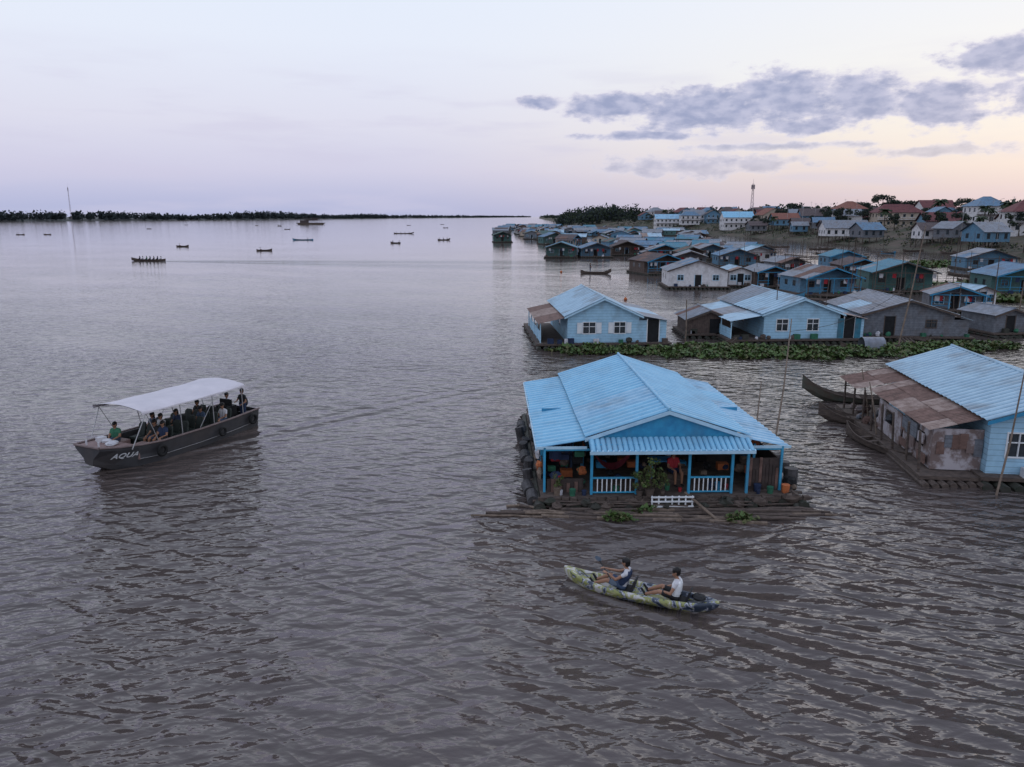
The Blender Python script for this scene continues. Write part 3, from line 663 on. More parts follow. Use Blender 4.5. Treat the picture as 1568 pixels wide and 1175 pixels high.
# ------------------------------------------------------------------ people
def capsule(mb,a,b,ra,rb,n=10):
    a=Vector(a);b=Vector(b); d=b-a
    if d.length<1e-5: d=Vector((0,0,1e-4)); b=a+d
    d.normalize(); u=d.orthogonal().normalized(); v=d.cross(u); rings=[]
    for th in(-80,-40,0): rings.append((a+d*ra*math.sin(R(th)),ra*math.cos(R(th))))
    for th in(0,40,80): rings.append((b+d*rb*math.sin(R(th)),rb*math.cos(R(th))))
    vs=[]; 
    for c,r in rings:
        for i in range(n):
            t=2*math.pi*i/n; vs.append(c+(u*math.cos(t)+v*math.sin(t))*r)
    k=len(rings); fs=[(j*n+i,j*n+(i+1)%n,(j+1)*n+(i+1)%n,(j+1)*n+i) for j in range(k-1) for i in range(n)]
    fs+=[tuple(range(n))[::-1],tuple(range((k-1)*n,k*n))]
    mb.add(vs,fs)
def person_mesh(name,J,colors,vox=.014,fwd=(1,0,0),long=False,vest=None,sleeve=.5,longpants=False):
    P=[]
    def c(a,b,ra,rb,l): P.append((Vector(a),Vector(b),ra,rb,l))
    pel,ch,hd=Vector(J['pel']),Vector(J['ch']),Vector(J['hd'])
    f=Vector(fwd).normalized(); up=Vector((0,0,1)); side=up.cross(f).normalized()
    hf=Vector(J.get('look',fwd)).normalized(); hs=up.cross(hf).normalized()
    for s in(-1,1):
        c(pel+side*.08*s,ch+side*.085*s-up*.04,.105,.105,'shirt')
        c(pel+side*.09*s,pel+side*.09*s+f*.03,.115,.11,'pants')
        sh=ch+side*.17*s+up*.03
        c(ch+side*.06*s+up*.04,sh,.085,.065,'shirt')
        el_,ha=Vector(J['el'][0 if s>0 else 1]),Vector(J['ha'][0 if s>0 else 1])
        mid_=sh.lerp(el_,sleeve); c(sh,mid_,.06,.054,'shirt'); c(mid_,el_,.046,.04,'skin'); c(el_,ha,.042,.027,'skin')
        d=(ha-el_).normalized(); sd=d.cross(up); sd=sd.normalized() if sd.length>.1 else side.copy(); dn=d.cross(sd).normalized()
        if dn.z>0: dn=-dn
        for q in(-1,0,1): c(ha,ha+d*.075+sd*.022*q,.02,.018,'skin')
        for i,(q,ln) in enumerate(((-1.5,.03),(-.5,.038),(.5,.035),(1.5,.026))):
            b0=ha+d*.08+sd*.019*q; b1=b0+d*ln+dn*.012; b2=b1+d*ln*.35+dn*ln*.9
            c(b0,b1,.0105,.010,'skin'); c(b1,b2,.010,.009,'skin')
        t0=ha+d*.02-sd*.022*s*1.2; t1=t0+d*.03-sd*.028*s; t2=t1+d*.028+dn*.012; c(t0,t1,.013,.012,'skin'); c(t1,t2,.012,.01,'skin')
        kn,an=Vector(J['kn'][0 if s>0 else 1]),Vector(J['an'][0 if s>0 else 1]); hp=pel+side*.095*s
        c(hp,hp.lerp(kn,.75),.098,.078,'pants'); c(hp.lerp(kn,.75),kn,.066,.06,'pants' if longpants else 'skin')
        cm=kn.lerp(an,.35); c(kn,cm,.056,.058,'pants' if longpants else 'skin'); c(cm,an,.056,.036,'pants' if longpants else 'skin')
        fd=Vector(J.get('foot',(1,0,-.1))).normalized(); c(an-fd*.03,an+fd*.16,.04,.03,'shoe')
    c(ch+up*.06,hd-up*.08,.052,.05,'skin')
    c(hd-up*.025+hf*.01,hd+up*.035-hf*.012,.078,.092,'skin')
    c(hd-up*.075+hf*.035,hd-up*.05+hf*.03,.045,.055,'skin')
    c(hd+hf*.088-up*.005,hd+hf*.108-up*.028,.01,.015,'skin')
    for s in(-1,1):
        c(hd+hs*.085*s-up*.01,hd+hs*.095*s+up*.015,.014,.016,'skin'); c(hd+hf*.085+hs*.032*s+up*.008,hd+hf*.087+hs*.034*s+up*.008,.011,.011,'hair')
    c(hd+hf*.09-hs*.02-up*.055,hd+hf*.09+hs*.02-up*.055,.008,.008,'lip')
    c(hd+up*.05-hf*.03,hd+up*.055+hf*.03,.098,.08,'hair'); c(hd-hf*.045-up*.03,hd-hf*.03+up*.04,.082,.098,'hair')
    if long: c(hd-hf*.07-up*.02,hd-hf*.10-up*.24,.07,.05,'hair')
    if vest:
        for s in(-1,1):
            c(pel+up*.12+side*.075*s,ch+side*.085*s-up*.02,.128,.125,'vest')
    mb=MB()
    for a,b,ra,rb,l in P: capsule(mb,a,b,ra,rb)
    t=mb.obj('tmp',[SKIN]); md=t.modifiers.new('r','REMESH'); md.mode='VOXEL'; md.voxel_size=vox
    sm=t.modifiers.new('s','SMOOTH'); sm.iterations=2; sm.factor=.4
    dg=bpy.context.evaluated_depsgraph_get(); dg.update(); me=bpy.data.meshes.new_from_object(t.evaluated_get(dg))
    bpy.data.objects.remove(t); me.name=name
    nf=len(me.polygons); cen=np.empty(nf*3); me.polygons.foreach_get('center',cen); cen=cen.reshape(-1,3)
    best=np.full(nf,1e9); lab=np.zeros(nf,dtype=np.int32); names=['skin','shirt','pants','hair','shoe','vest','lip']
    for a,b,ra,rb,l in P:
        a=np.array(a);b=np.array(b);ab=b-a; tt=np.clip(((cen-a)@ab)/max(1e-9,ab@ab),0,1)
        dd=np.linalg.norm(cen-(a+tt[:,None]*ab),axis=1)-(ra+(rb-ra)*tt)
        if l=='hair': dd=dd-.004
        k=dd<best; best[k]=dd[k]; lab[k]=names.index(l)
    me.materials.clear()
    lipm=mat('lip',(.25,.08,.07))
    for m in(SKIN,colors[0],colors[1],HAIR,colors[2] if len(colors)>2 else BLACKC,vest or WHITE,lipm): me.materials.append(m)
    me.polygons.foreach_set('material_index',lab); me.polygons.foreach_set('use_smooth',[True]*nf); me.update()
    return me
def put(name,me,parent=None,loc=(0,0,0),rz=0,s=1):
    o=bpy.data.objects.new(name,me); COL.objects.link(o); o.location=loc; o.rotation_euler=(0,0,R(rz)); o.scale=(s,s,s)
    if parent:o.parent=parent
    return o
def kay_pose(lean=-.06,hands=((.42,.12,.52),(.40,-.16,.48)),elb=((.16,.26,.36),(.14,-.28,.34)),look=(1,0,0),kn=.24):
    return dict(pel=(0,0,.11),ch=(lean,0,.49),hd=(lean+.05,0,.77),el=elb,ha=hands,kn=((.42,.17,kn),(.42,-.17,kn)),an=((.80,.13,.05),(.80,-.13,.05)),foot=(.6,0,.8),look=look)
sit=dict(pel=(0,0,.1),ch=(-.04,0,.46),hd=(.0,0,.72),el=((.06,.24,.25),(.06,-.24,.25)),ha=((.30,.13,.2),(.30,-.13,.2)),kn=((.44,.13,.1),(.44,-.13,.1)),an=((.46,.13,-.33),(.46,-.13,-.33)),foot=(1,0,-.05))
stand=dict(pel=(0,0,.95),ch=(0,0,1.32),hd=(.02,0,1.60),el=((.05,.26,1.08),(.1,-.26,1.1)),ha=((.25,.2,1.0),(.32,-.15,1.1)),kn=((.03,.11,.5),(.02,-.11,.5)),an=((-.02,.12,.08),(-.02,-.12,.08)),foot=(1,0,-.05))

# ------------------------------------------------------------------ kayak
def loft(mb,secs,mi=0,cap=True,closed=False):
    n=len(secs[0]); o=len(mb.v)
    for s in secs: mb.v.extend([tuple(p) for p in s])
    for j in range(len(secs)-1):
        for i in range(n-1 if not closed else n):
            mb.f.append((o+j*n+i,o+j*n+(i+1)%n,o+(j+1)*n+(i+1)%n,o+(j+1)*n+i)); mb.m.append(mi)
    if cap:
        mb.f.append(tuple(o+i for i in range(n))[::-1]); mb.m.append(mi); mb.f.append(tuple(o+(len(secs)-1)*n+i for i in range(n))); mb.m.append(mi)
km=bpy.data.materials.new('kayak_camo_plastic'); km.use_nodes=True
def camo():
    N=km.node_tree.nodes; L=km.node_tree.links; b=N['Principled BSDF']; b.inputs['Roughness'].default_value=.4
    tc=N.new('ShaderNodeTexCoord'); no=N.new('ShaderNodeTexNoise'); no.inputs['Scale'].default_value=3.4; no.inputs['Detail'].default_value=3; no.inputs['Distortion'].default_value=1.2
    L.new(tc.outputs['Object'],no.inputs['Vector'])
    r=N.new('ShaderNodeValToRGB'); e=r.color_ramp.elements; r.color_ramp.interpolation='CONSTANT'
    e[0].position=0; e[0].color=(.02,.03,.05,1); e[1].position=.40; e[1].color=(.07,.085,.12,1)
    for p,c in((.45,(.40,.40,.45,1)),(.485,(.05,.06,.07,1)),(.51,(.24,.25,.08,1)),(.58,(.34,.33,.17,1)),(.63,(.48,.46,.45,1))): x=e.new(p); x.color=c
    sx=N.new('ShaderNodeSeparateXYZ'); L.new(tc.outputs['Object'],sx.inputs[0])
    mr=N.new('ShaderNodeMapRange'); mr.inputs[1].default_value=-2; mr.inputs[2].default_value=2; mr.inputs[3].default_value=-.10; mr.inputs[4].default_value=.15; L.new(sx.outputs['X'],mr.inputs[0])
    ad=N.new('ShaderNodeMath'); L.new(no.outputs['Fac'],ad.inputs[0]); L.new(mr.outputs[0],ad.inputs[1]); L.new(ad.outputs[0],r.inputs[0]); L.new(r.outputs[0],b.inputs['Base Color'])
camo()
K=empty('kayak',(3.4,18.75,0),155)
kb=MB(); secs=[]
for x,wd,zk,zt in [(-2.15,.03,.18,.34),(-1.98,.17,.02,.33),(-1.6,.33,-.08,.29),(-1.0,.43,-.1,.27),(-.3,.46,-.1,.26),(.4,.46,-.1,.26),(1.0,.41,-.1,.28),(1.5,.30,-.08,.33),(1.95,.15,.05,.42),(2.15,.02,.28,.50)]:
    well=.0 if abs(x)>1.7 else .13
    pts=[(x,-wd,zt-.06),(x,-wd*.97,zt-.13),(x,-wd*.72,zk+.06),(x,0,zk),(x,wd*.72,zk+.06),(x,wd*.97,zt-.13),(x,wd,zt-.06),(x,wd*.88,zt),(x,wd*.66,zt-.01),(x,wd*.52,zt-well),(x,0,zt-well*1.1+(0 if well else .02)),(x,-wd*.52,zt-well),(x,-wd*.66,zt-.01),(x,-wd*.88,zt)]
    secs.append([Vector(p) for p in pts])
loft(kb,secs,0,True,True)
ko=kb.obj('hull',[km],K,True); md=ko.modifiers.new('s','SUBSURF'); md.levels=2; md.render_levels=2
ks=MB()
for sx in(.35,-1.12):
    ks.box(sx-.16,sx+.22,-.22,.22,.13,.18)
    loft(ks,[[(sx-.2,-.21,.15),(sx-.2,.21,.15),(sx-.14,.21,.15),(sx-.14,-.21,.15)],[(sx-.30,-.19,.5),(sx-.30,.19,.5),(sx-.26,.19,.5),(sx-.26,-.19,.5)]],0,True,True)
ks.obj('seats',[BLACKC],K)
kd=MB()
for a,b in(((1.3,-.2,.31),(1.7,.15,.36)),((1.3,.2,.31),(1.7,-.15,.36)),((-1.4,.2,.29),(-1.8,-.15,.31)),((-1.4,-.2,.29),(-1.8,.15,.31))): kd.tube(a,b,.008,.008,5)
kd.blob((-1.62,0,.34),(.18,.18,.08),0,4,8,.15)
kd.obj('deck_cords_and_bag',[BLACKC],K)
def paddle(name,p,q,par):
    mb=MB(); p=Vector(p);q=Vector(q); mb.tube(p,q,.016,.016,8); d=(q-p).normalized(); s=d.cross(Vector((0,0,1))).normalized(); u=s.cross(d)
    for c,sg in((p,-1),(q,1)):
        out=[(0,.03),(.12,.075),(.28,.085),(.4,.06),(.44,.02)]
        secs=[[c+d*sg*t+s*wd-u*.008,c+d*sg*t+u*.012,c+d*sg*t-s*wd-u*.008,c+d*sg*t-u*.012] for t,wd in out]
        loft(mb,secs,1,True,True)
    mb.obj(name,[BLACKC,mat('paddle_blade',(.05,.07,.10))],par)
paddle('paddle_front',(1.30,-.62,.50),(.58,.62,.66),K)
pose1=kay_pose(lean=-.10,hands=((.40,.22,.47),(.56,-.14,.42)),elb=((.14,.28,.36),(.22,-.28,.34)))
pose2=kay_pose(lean=-.02,hands=((.30,.16,.24),(.30,-.16,.24)),elb=((.10,.28,.27),(.1,-.28,.27)),look=(1,.15,-.55),kn=.22)
k1=put('kayaker',person_mesh('kayaker',pose1,(WCLOTH,DENIM),.011,vest=NAVY,sleeve=.3))
k2=put('kayaker',person_mesh('kayaker',pose2,(WCLOTH,BLACKC),.011,vest=WHITE,sleeve=.3))
KM=Matrix.Translation((3.4,18.75,0))@Matrix.Rotation(R(155),4,'Z')
k1.matrix_world=KM@Matrix.Translation((.42,0,.14)); k2.matrix_world=KM@Matrix.Translation((-1.02,0,.14))

# ------------------------------------------------------------------ tour boat
HULL=mat('olive_grey_hull',(.068,.067,.072),(.050,.049,.054),rough=.45,scale=1.5,grime=.3)
DECK=mat('pinkish_deck',(.27,.18,.165),(.19,.125,.12),rough=.7)
CAN=mat('canvas_beige',(.60,.56,.60),(.52,.49,.53),rough=.8,scale=1)
SEAT=mat('olive_seat',(.035,.045,.04),(.025,.03,.028),rough=.7)
T=empty('tour_boat',(-14.95,32.75,0),-114)
hb=MB(); st=[(-3.9,1.12,.98,-.25,.88),(-2,1.28,1.12,-.3,.86),(0,1.35,1.18,-.3,.86),(2,1.33,1.12,-.28,.88),(3,1.20,.9,-.2,.95),(3.8,.98,.55,.05,1.04),(4.45,.70,.28,.42,1.14)]
outer=[[V(x,wt,zt),V(x,wt*.985,zt-.12),V(x,wb_,zb+.22),V(x,wb_*.75,zb),V(x,0,zb-.04),V(x,-wb_*.75,zb),V(x,-wb_,zb+.22),V(x,-wt*.985,zt-.12),V(x,-wt,zt)] for x,wt,wb_,zb,zt in st]
loft(hb,outer,0,False)
hb.f.append(tuple(range(9))); hb.m.append(0)
n0=len(hb.v)-9; hb.f.append(tuple(range(n0,n0+9))); hb.m.append(0)
inner=[[V(x,wt-.02,zt+.0),V(x,wt-.12,zt),V(x,wt-.14,.3),V(x,-wt+.14,.3),V(x,-wt+.12,zt),V(x,-wt+.02,zt)] for x,wt,wb_,zb,zt in st[:5]]
loft(hb,inner,0,False); hb.poly([inner[0][1],inner[0][2],inner[0][3],inner[0][4]])
hb.obj('hull',[HULL],T)
dk=MB(); dk.add([(3.0,1.18,.93),(3.8,.96,1.02),(4.45,.68,1.12),(4.45,-.68,1.12),(3.8,-.96,1.02),(3.0,-1.18,.93)],[(0,1,2,3,4,5)]); dk.box(-3.8,3.0,-1.0,1.0,.31,.33); dk.box(2.98,3.02,-1.1,1.1,.33,.93)
dk.box(2.2,2.98,-1.05,-.35,.33,.80); dk.box(2.2,2.98,.35,1.05,.33,.80)
dk.obj('deck',[DECK],T)
rl=MB()
for s in(-1,1):
    pts=[Vector((x,s*(wt+.02),zt+.015)) for x,wt,_,_,zt in st]
    for a,b in zip(pts,pts[1:]): rl.tube(a,b,.045,.045,6)
rl.tube((4.47,-.7,1.15),(4.47,.7,1.15),.05,.05,6)
rl.obj('rub_rail',[mat('pink_rail',(.22,.165,.16))],T)
sl=MB(); sp_=[Vector((x,wb_*.5+wt*.5+.035,(zt-.12)*.42+(zb+.22)*.58)) for x,wt,wb_,zb,zt in st[:5]]
for a,b in zip(sp_,sp_[1:]): sl.tube(a,b,.011,.011,4)
sl.obj('side_stripe',[METAL],T)
cn=MB(); secs=[]
for i in range(15):
    x=-2.75+5.7*i/14; sag=-.04*math.sin(math.pi*((i%4.67)/4.67))
    secs.append([V(x,-1.42,2.22),V(x,-1.42,2.28+sag*.3)]+[V(x,-1.4+2.8*k/8,2.30+.16*math.sin(math.pi*k/8)+sag+(.06*(x/2.9)**2)) for k in range(9)]+[V(x,1.42,2.28+sag*.3),V(x,1.42,2.22)])
loft(cn,secs,0,False); cn.obj('canopy',[CAN],T,True)
fr=MB()
for x in(-2.6,-.8,1.0,2.7):
    for s in(-1,1): fr.tube((x-(.15 if x<2 else -.7),s*1.22,.88),(x,s*1.36,2.26),.022,.022,6)
    fr.tube((x,-1.36,2.25),(x,0,2.42),.018,.018,6); fr.tube((x,1.36,2.25),(x,0,2.42),.018,.018,6)
for s in(-1,1):
    fr.tube((-2.7,s*1.38,2.24),(2.95,s*1.38,2.24),.02,.02,6); fr.tube((-.8,s*1.33,1.9),(-.1,s*1.25,.9),.015,.015,6); fr.tube((2.1,s*1.2,.9),(2.7,s*1.36,2.2),.016,.016,6)
fr.obj('canopy_frame',[METAL],T)
se=MB()
rows=[-1.9,-1.05,-.2,.65,1.5]
for x in rows:
    for y in(-.78,-.28,.32,.8):
        se.box(x-.22,x+.24,y-.2,y+.2,.62,.72); se.box(x-.15,x+.15,y-.15,y+.15,.33,.62)
        loft(se,[[(x-.26,y-.2,.68),(x-.26,y+.2,.68),(x-.19,y+.2,.68),(x-.19,y-.2,.68)],[(x-.38,y-.19,1.15),(x-.38,y+.19,1.15),(x-.31,y+.19,1.15),(x-.31,y-.19,1.15)],[(x-.41,y-.13,1.24),(x-.41,y+.13,1.24),(x-.36,y+.13,1.24),(x-.36,y-.13,1.24)]],0,True,True)
se.obj('seats',[SEAT],T)
ty=MB(); ty.torus((2.15,1.42,.52),.2,.075,(0,1,0)); ty.torus((-3.3,1.28,.52),.2,.075,(0,1,0)); ty.torus((-1.2,1.43,.45),.17,.06,(0,1,0)); ty.torus((2.15,-1.42,.52),.2,.075,(0,1,0)); ty.obj('tyre_fenders',[TYRE],T,True)
en=MB(); en.box(-3.2,-2.7,-.4,.4,.33,1.15); en.box(-2.98,-2.9,-.35,.35,1.15,1.45); en.torus((-2.62,0,1.15),.17,.02,(1,0,.3)); en.blob((-4.1,0,1.05),(.22,.2,.3),0,1,10,.02); en.box(-4.15,-4.0,-.07,.07,-.4,.9); en.box(-4.0,-3.85,-.12,.12,.6,.85)
for y in(-.5,.5): en.box(-3.75,-3.35,y-.2,y+.2,.33,.75)
en.obj('console_and_outboard',[BLACKC],T)
misc=MB(); misc.blob((3.5,.2,1.05),(.28,.22,.09),0,3); misc.blob((3.3,-.35,1.03),(.2,.25,.1),0,4); misc.box(3.2,3.5,-.75,-.45,.98,1.18); misc.torus((3.7,.4,1.08),.16,.03,(0,0,1)); misc.tube((4.2,.35,1.1),(4.2,.35,1.3),.04,.04); misc.tube((4.2,-.35,1.1),(4.2,-.35,1.3),.04,.04); misc.obj('ropes_and_gear',[WCLOTH],T)
tx=bpy.data.curves.new('lettering','FONT'); tx.body='AQUA'; tx.size=.36; tx.extrude=.004; tx.shear=.3; tx.space_character=1.05; tx.offset=.008
to=bpy.data.objects.new('lettering',tx); COL.objects.link(to); to.parent=T; tx.materials.append(WHITE)
a3=Vector((3.0,1.18,.83)); b3=Vector((3.8,.965,.92)); d3=Vector((3.8,.55,.27))
xa=(a3-b3).normalized(); nn=xa.cross((b3-d3)).normalized()
if nn.y<0: nn=-nn
ya=nn.cross(xa).normalized()
mtx=Matrix((xa,ya,nn)).transposed().to_4x4(); mtx.translation=b3+nn*.06-ya*.38+xa*(-.26)
to.matrix_local=mtx
PM_=[person_mesh('passenger',sit,(c1,c2),.022,long=lg,vest=vs) for c1,c2,lg,vs in((WCLOTH,DENIM,False,None),(NAVY,BLACKC,True,None),(BLACKC,DENIM,False,None),(DENIM,BLACKC,True,None),(GREENC,DENIM,False,None))]
TMx=Matrix.Translation((-14.95,32.75,0))@Matrix.Rotation(R(-114),4,'Z')
def seatp(name,me,x,y,z,rz=0,s=1):
    o=put(name,me); o.matrix_world=TMx@Matrix.Translation((x,y,z))@Matrix.Rotation(R(rz),4,'Z')@Matrix.Scale(s,4)
seatp('passenger',PM_[2],1.5,.32,.72); seatp('passenger',PM_[1],1.5,.8,.72,8); seatp('passenger',PM_[0],.65,-.28,.72); 
seatp('passenger',PM_[1],-.2,-.28,.72,-6); seatp('passenger',PM_[3],-1.05,.32,.72); seatp('passenger',PM_[0],-1.9,.8,.72); seatp('passenger',PM_[2],-1.9,-.78,.72)
seatp('crew_member',PM_[4],2.6,-.7,.78,20); seatp('passenger',PM_[3],.65,-.78,.72)
SM=person_mesh('boat_pilot',stand,(BLACKC,NAVY),.02,longpants=True)
seatp('boat_pilot',SM,-3.25+.0,.75,.33,0,.95); seatp('crew_member',PM_[0],-3.5,-.5,.76)

# ------------------------------------------------------------------ MAIN HOUSE
H=empty('blue_floating_house',(5.55,25.95,0),1.5)
F=.36
rf=MB()
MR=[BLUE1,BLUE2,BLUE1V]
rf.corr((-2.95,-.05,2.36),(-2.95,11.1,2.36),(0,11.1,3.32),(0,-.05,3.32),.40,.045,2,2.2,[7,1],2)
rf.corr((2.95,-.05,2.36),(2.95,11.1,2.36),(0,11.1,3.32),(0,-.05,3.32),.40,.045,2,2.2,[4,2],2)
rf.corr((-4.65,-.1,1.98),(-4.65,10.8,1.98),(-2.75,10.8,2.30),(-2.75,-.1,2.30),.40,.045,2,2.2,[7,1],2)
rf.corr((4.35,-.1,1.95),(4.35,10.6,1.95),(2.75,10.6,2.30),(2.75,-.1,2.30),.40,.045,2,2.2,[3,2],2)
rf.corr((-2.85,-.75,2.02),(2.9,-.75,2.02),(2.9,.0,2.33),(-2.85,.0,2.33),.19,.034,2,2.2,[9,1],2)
rf.tube((0,-.08,3.38),(0,11.15,3.38),.06,.06,8)
rf.obj('corrugated_roof',MR,H)
ed=MB(); ed.box(-2.87,2.92,-.79,-.755,1.95,2.06)
for k in range(31): 
    x=-2.8+k*.19; ed.tube((x,-.78,2.05),(x,-.70,2.075),.03,.03,5)
for sx in(-1,1):
    a=Vector((sx*2.97,-.09,2.34)); b=Vector((0,-.09,3.32)); ed.add([a,b,b-V(0,0,.13),a-V(0,0,.13),a+V(0,.03,0),b+V(0,.03,0),b+V(0,.03,-.13),a+V(0,.03,-.13)],[(0,1,2,3),(7,6,5,4),(0,4,5,1),(3,2,6,7),(0,3,7,4)])
ed.box(-4.7,-2.9,-.14,-.11,1.96,2.06); ed.box(2.98,4.4,-.14,-.11,1.94,2.04); ed.box(-4.72,-4.67,-.1,10.8,1.9,2.0)
ed.obj('eave_trim',[WHITEEDGE],H)
gw=MB(); gw.prism_y([(-2.8,2.32),(2.8,2.32),(0,3.22)],.02,.06)
gw.wall_y(-4.3,2.2,10.6,F,1.98,.05,[(3.2,4.6,1.1,1.7),(6.2,7.2,1.0,1.7)]); gw.wall_y(4.0,3.2,10.4,F,1.98,.05,[(4,5,1,1.6)]); gw.wall_x(10.6,-4.3,4.0,F,2.0,.05); 
gw.wall_x(4.6,-4.2,3.95,F,2.25,.05,[(-2.2,-1.2,F,1.95),(.2,1.4,1.0,1.7),(2.4,3.2,F,1.9)])
gw.wall_y(-2.72,2.4,4.6,F,2.2,.04,[])
gw.obj('blue_walls',[TRIM],H)
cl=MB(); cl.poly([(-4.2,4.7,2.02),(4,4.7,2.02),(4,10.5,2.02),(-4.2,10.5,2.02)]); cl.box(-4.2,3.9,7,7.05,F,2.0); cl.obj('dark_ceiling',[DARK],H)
rn=random.Random(77)
dk=MB(); dk.box(-4.55,4.6,-.6,11.1,F-.1,F)
x=-4.65
while x<4.75:
    w_=rn.uniform(.25,.6); dk.box(x,x+w_-.03,-.66-rn.uniform(0,.12),-.605,F-.12-rn.uniform(0,.14),F+rn.uniform(-.03,.02)); x+=w_
for i in range(22): dk.tube((-4.7-rn.uniform(0,.35),-.5+i*.55,F-.18),(4.8+rn.uniform(0,.4),-.4+i*.55,F-.2),.06,.06,6)
for i in range(16):
    xx=-4.6+i*.62; r=rn.uniform(.15,.24); dk.tube((xx,-.7-rn.uniform(0,.45),.04),(xx,11.4,.06),r,r,8,1)
for i in range(26):
    xx=rn.uniform(-4.7,4.9); s=rn.uniform(.08,.2); dk.blob((xx,-.72-rn.uniform(0,.25),rn.uniform(.05,.3)),(s*1.4,s,s),rn.randint(0,1),i,7,.3)
for i in range(12): dk.tube((rn.uniform(-4.8,4.8),-.8,rn.uniform(.05,.3)),(rn.uniform(-4.8,4.8),-.85-rn.uniform(0,.3),rn.uniform(.05,.25)),.035,.03,5)
dk.obj('deck_and_floats',[WOOD,DRUM],H)
po=MB()
for x in(-2.75,-1.15,.72,2.25,2.8): po.box(x-.045,x+.045,-.42,-.33,F,2.2)
for x,y in((-4.4,-.1),(-4.4,1.6),(-4.4,3.2),(-4.4,5.2),(-4.4,7.4),(4.1,-.1),(4.1,2.2),(4.1,5),(-2.8,2.2),(3.2,.2)): po.box(x-.04,x+.04,y-.04,y+.04,F,2.02)
po.box(-2.75,2.8,-.40,-.35,2.13,2.2); po.box(-4.4,-2.8,-.12,-.07,1.9,1.97); po.box(2.85,4.1,-.12,-.07,1.88,1.95)
for xa,xb in((-2.7,-1.2),(.77,2.2)):
    po.box(xa,xb,-.40,-.35,F+.58,F+.64); po.box(xa,xb,-.40,-.35,F+.05,F+.1)
po.obj('blue_posts',[mat('bright_blue_paint',(.05,.34,.56),(.04,.26,.44),rough=.5,grime=.4)],H)
ba=MB()
for xa,xb in((-2.7,-1.2),(.77,2.2)):
    n=9
    for k in range(1,n): x=xa+(xb-xa)*k/n; ba.box(x-.018,x+.018,-.39,-.36,F+.1,F+.58)
for z in(.12,.3,.46): ba.box(-.75,.75,-1.08,-1.04,z,z+.05)
for k in range(7): ba.box(-.73+k*.235,-.68+k*.235,-1.035,-1.01,.08,.52)
ba.obj('white_balusters_and_rack',[WHITE],H)
pn=MB(); pn.box(2.95,4.05,-.06,-.02,F,1.55); pn.box(4.05,4.1,0,3.2,F,1.5); pn.box(-4.42,-4.38,.1,2.1,F,1.2); pn.box(-4.3,-3.0,-.1,-.06,F,.85)
for i in range(9): x=2.97+i*.12; pn.box(x,x+.1,-.09,-.063,F+rn.uniform(0,.3),1.3+rn.uniform(-.2,.3),rn.randint(0,1))
for i in range(9): x=-4.3+i*.14; pn.box(x,x+.12,-.13,-.103,F,.72+rn.uniform(-.15,.15),rn.randint(0,1))
pn.obj('brown_panels',[mat('dark_brown_panel',(.07,.05,.045),(.04,.03,.028),rough=.85),RUST],H)
cl=MB(); mats_c=[WCLOTH,ORANGE,GREENC,RED,WOODL,NAVY,BLACKC,TRIM,WOOD]
rn=random.Random(21)
for k in range(84):
    x=rn.uniform(-4.1,-2.9) if k<30 else (rn.uniform(3.0,3.9) if k<38 else rn.uniform(-2.5,2.6)); y=rn.uniform(.1,1.9) if k<38 else rn.uniform(.7,4.3)
    z=F+ (rn.choice([.2,.5,.8,1.05,1.2]) if k<30 else rn.choice([.15,.4,.65])); s=rn.uniform(.09,.23)
    mi=rn.choice([0,1,2,3,4,5,6,7,8,4,6,8,6,2,1])
    if rn.random()<.55: cl.blob((x,y,z),(s,s*.9,s*.75),mi,k,8,.25)
    else: cl.box(x-s,x+s,y-s*.7,y+s*.7,z-s*.6,z+s*.6,mi)
for k in range(16):  # buckets and basins along the porch edge
    x=rn.choice([rn.uniform(-4.3,-2.9),rn.uniform(-2.5,2.6),rn.uniform(2.9,4.4)]); y=rn.uniform(-.55,-.2) if abs(x)>2.85 else rn.uniform(-.25,.2); r=rn.uniform(.07,.15)
    cl.tube((x,y,F),(x,y,F+r*2),r*.8,r,9,rn.choice([0,1,3,7,4,2,5]))
for k in range(16):
    x=rn.choice([rn.uniform(1.0,2.6),rn.uniform(-2.5,-1.5),rn.uniform(-4,-3),rn.uniform(3,3.9)]); y=rn.uniform(.4,2.4); w_=rn.uniform(.12,.26); h_=rn.uniform(.3,.65); z=2.0
    m_=rn.choice([3,0,3,5,1,6,7,5]); pts=[]
    for i in range(5): pts.append((x-w_+2*w_*i/4,y+.05*math.sin(i*2.)))
    for i in range(4):
        cl.poly([(pts[i][0],pts[i][1],z),(pts[i+1][0],pts[i+1][1],z),(pts[i+1][0],pts[i+1][1]+.03,z-h_-.05*(i%2)),(pts[i][0],pts[i][1]+.03,z-h_)],m_)
for k in range(20):
    y=rn.uniform(.1,9); cl.blob((-4.5,y,rn.uniform(.5,1.7)),(.14,.25,.2),rn.choice([0,4,6,5,1,8,6]),k+80,8,.3)
for k in range(16):
    y=rn.uniform(-.4,6); cl.blob((4.5+rn.uniform(-.2,.25),y,F+rn.uniform(.0,.35)),(.22,.26,.26),rn.choice([6,8,8,4,0,6]),k+120,8,.25)
cl.box(3.1,3.9,.8,.85,1.2,1.25,8)
cl.obj('household_goods',mats_c,H)
dr=MB(); rn=random.Random(31)
for y,z in((.2,F+.35),(1.0,F+.35),(1.9,F+.3)): dr.tube((4.6,y,F),(4.62,y+.05,F+.7),.25,.25,12)
for k in range(11):
    y=-.1+k*.95; x=-4.8-rn.uniform(0,.12)
    if rn.random()<.5: dr.tube((x,y-.35,.12),(x+rn.uniform(-.1,.1),y+.4,.16),.22,.22,12)
    else: dr.tube((x,y,-.1),(x+rn.uniform(-.15,.15),y+rn.uniform(-.2,.2),rn.uniform(.35,.65)),.2,.19,10)
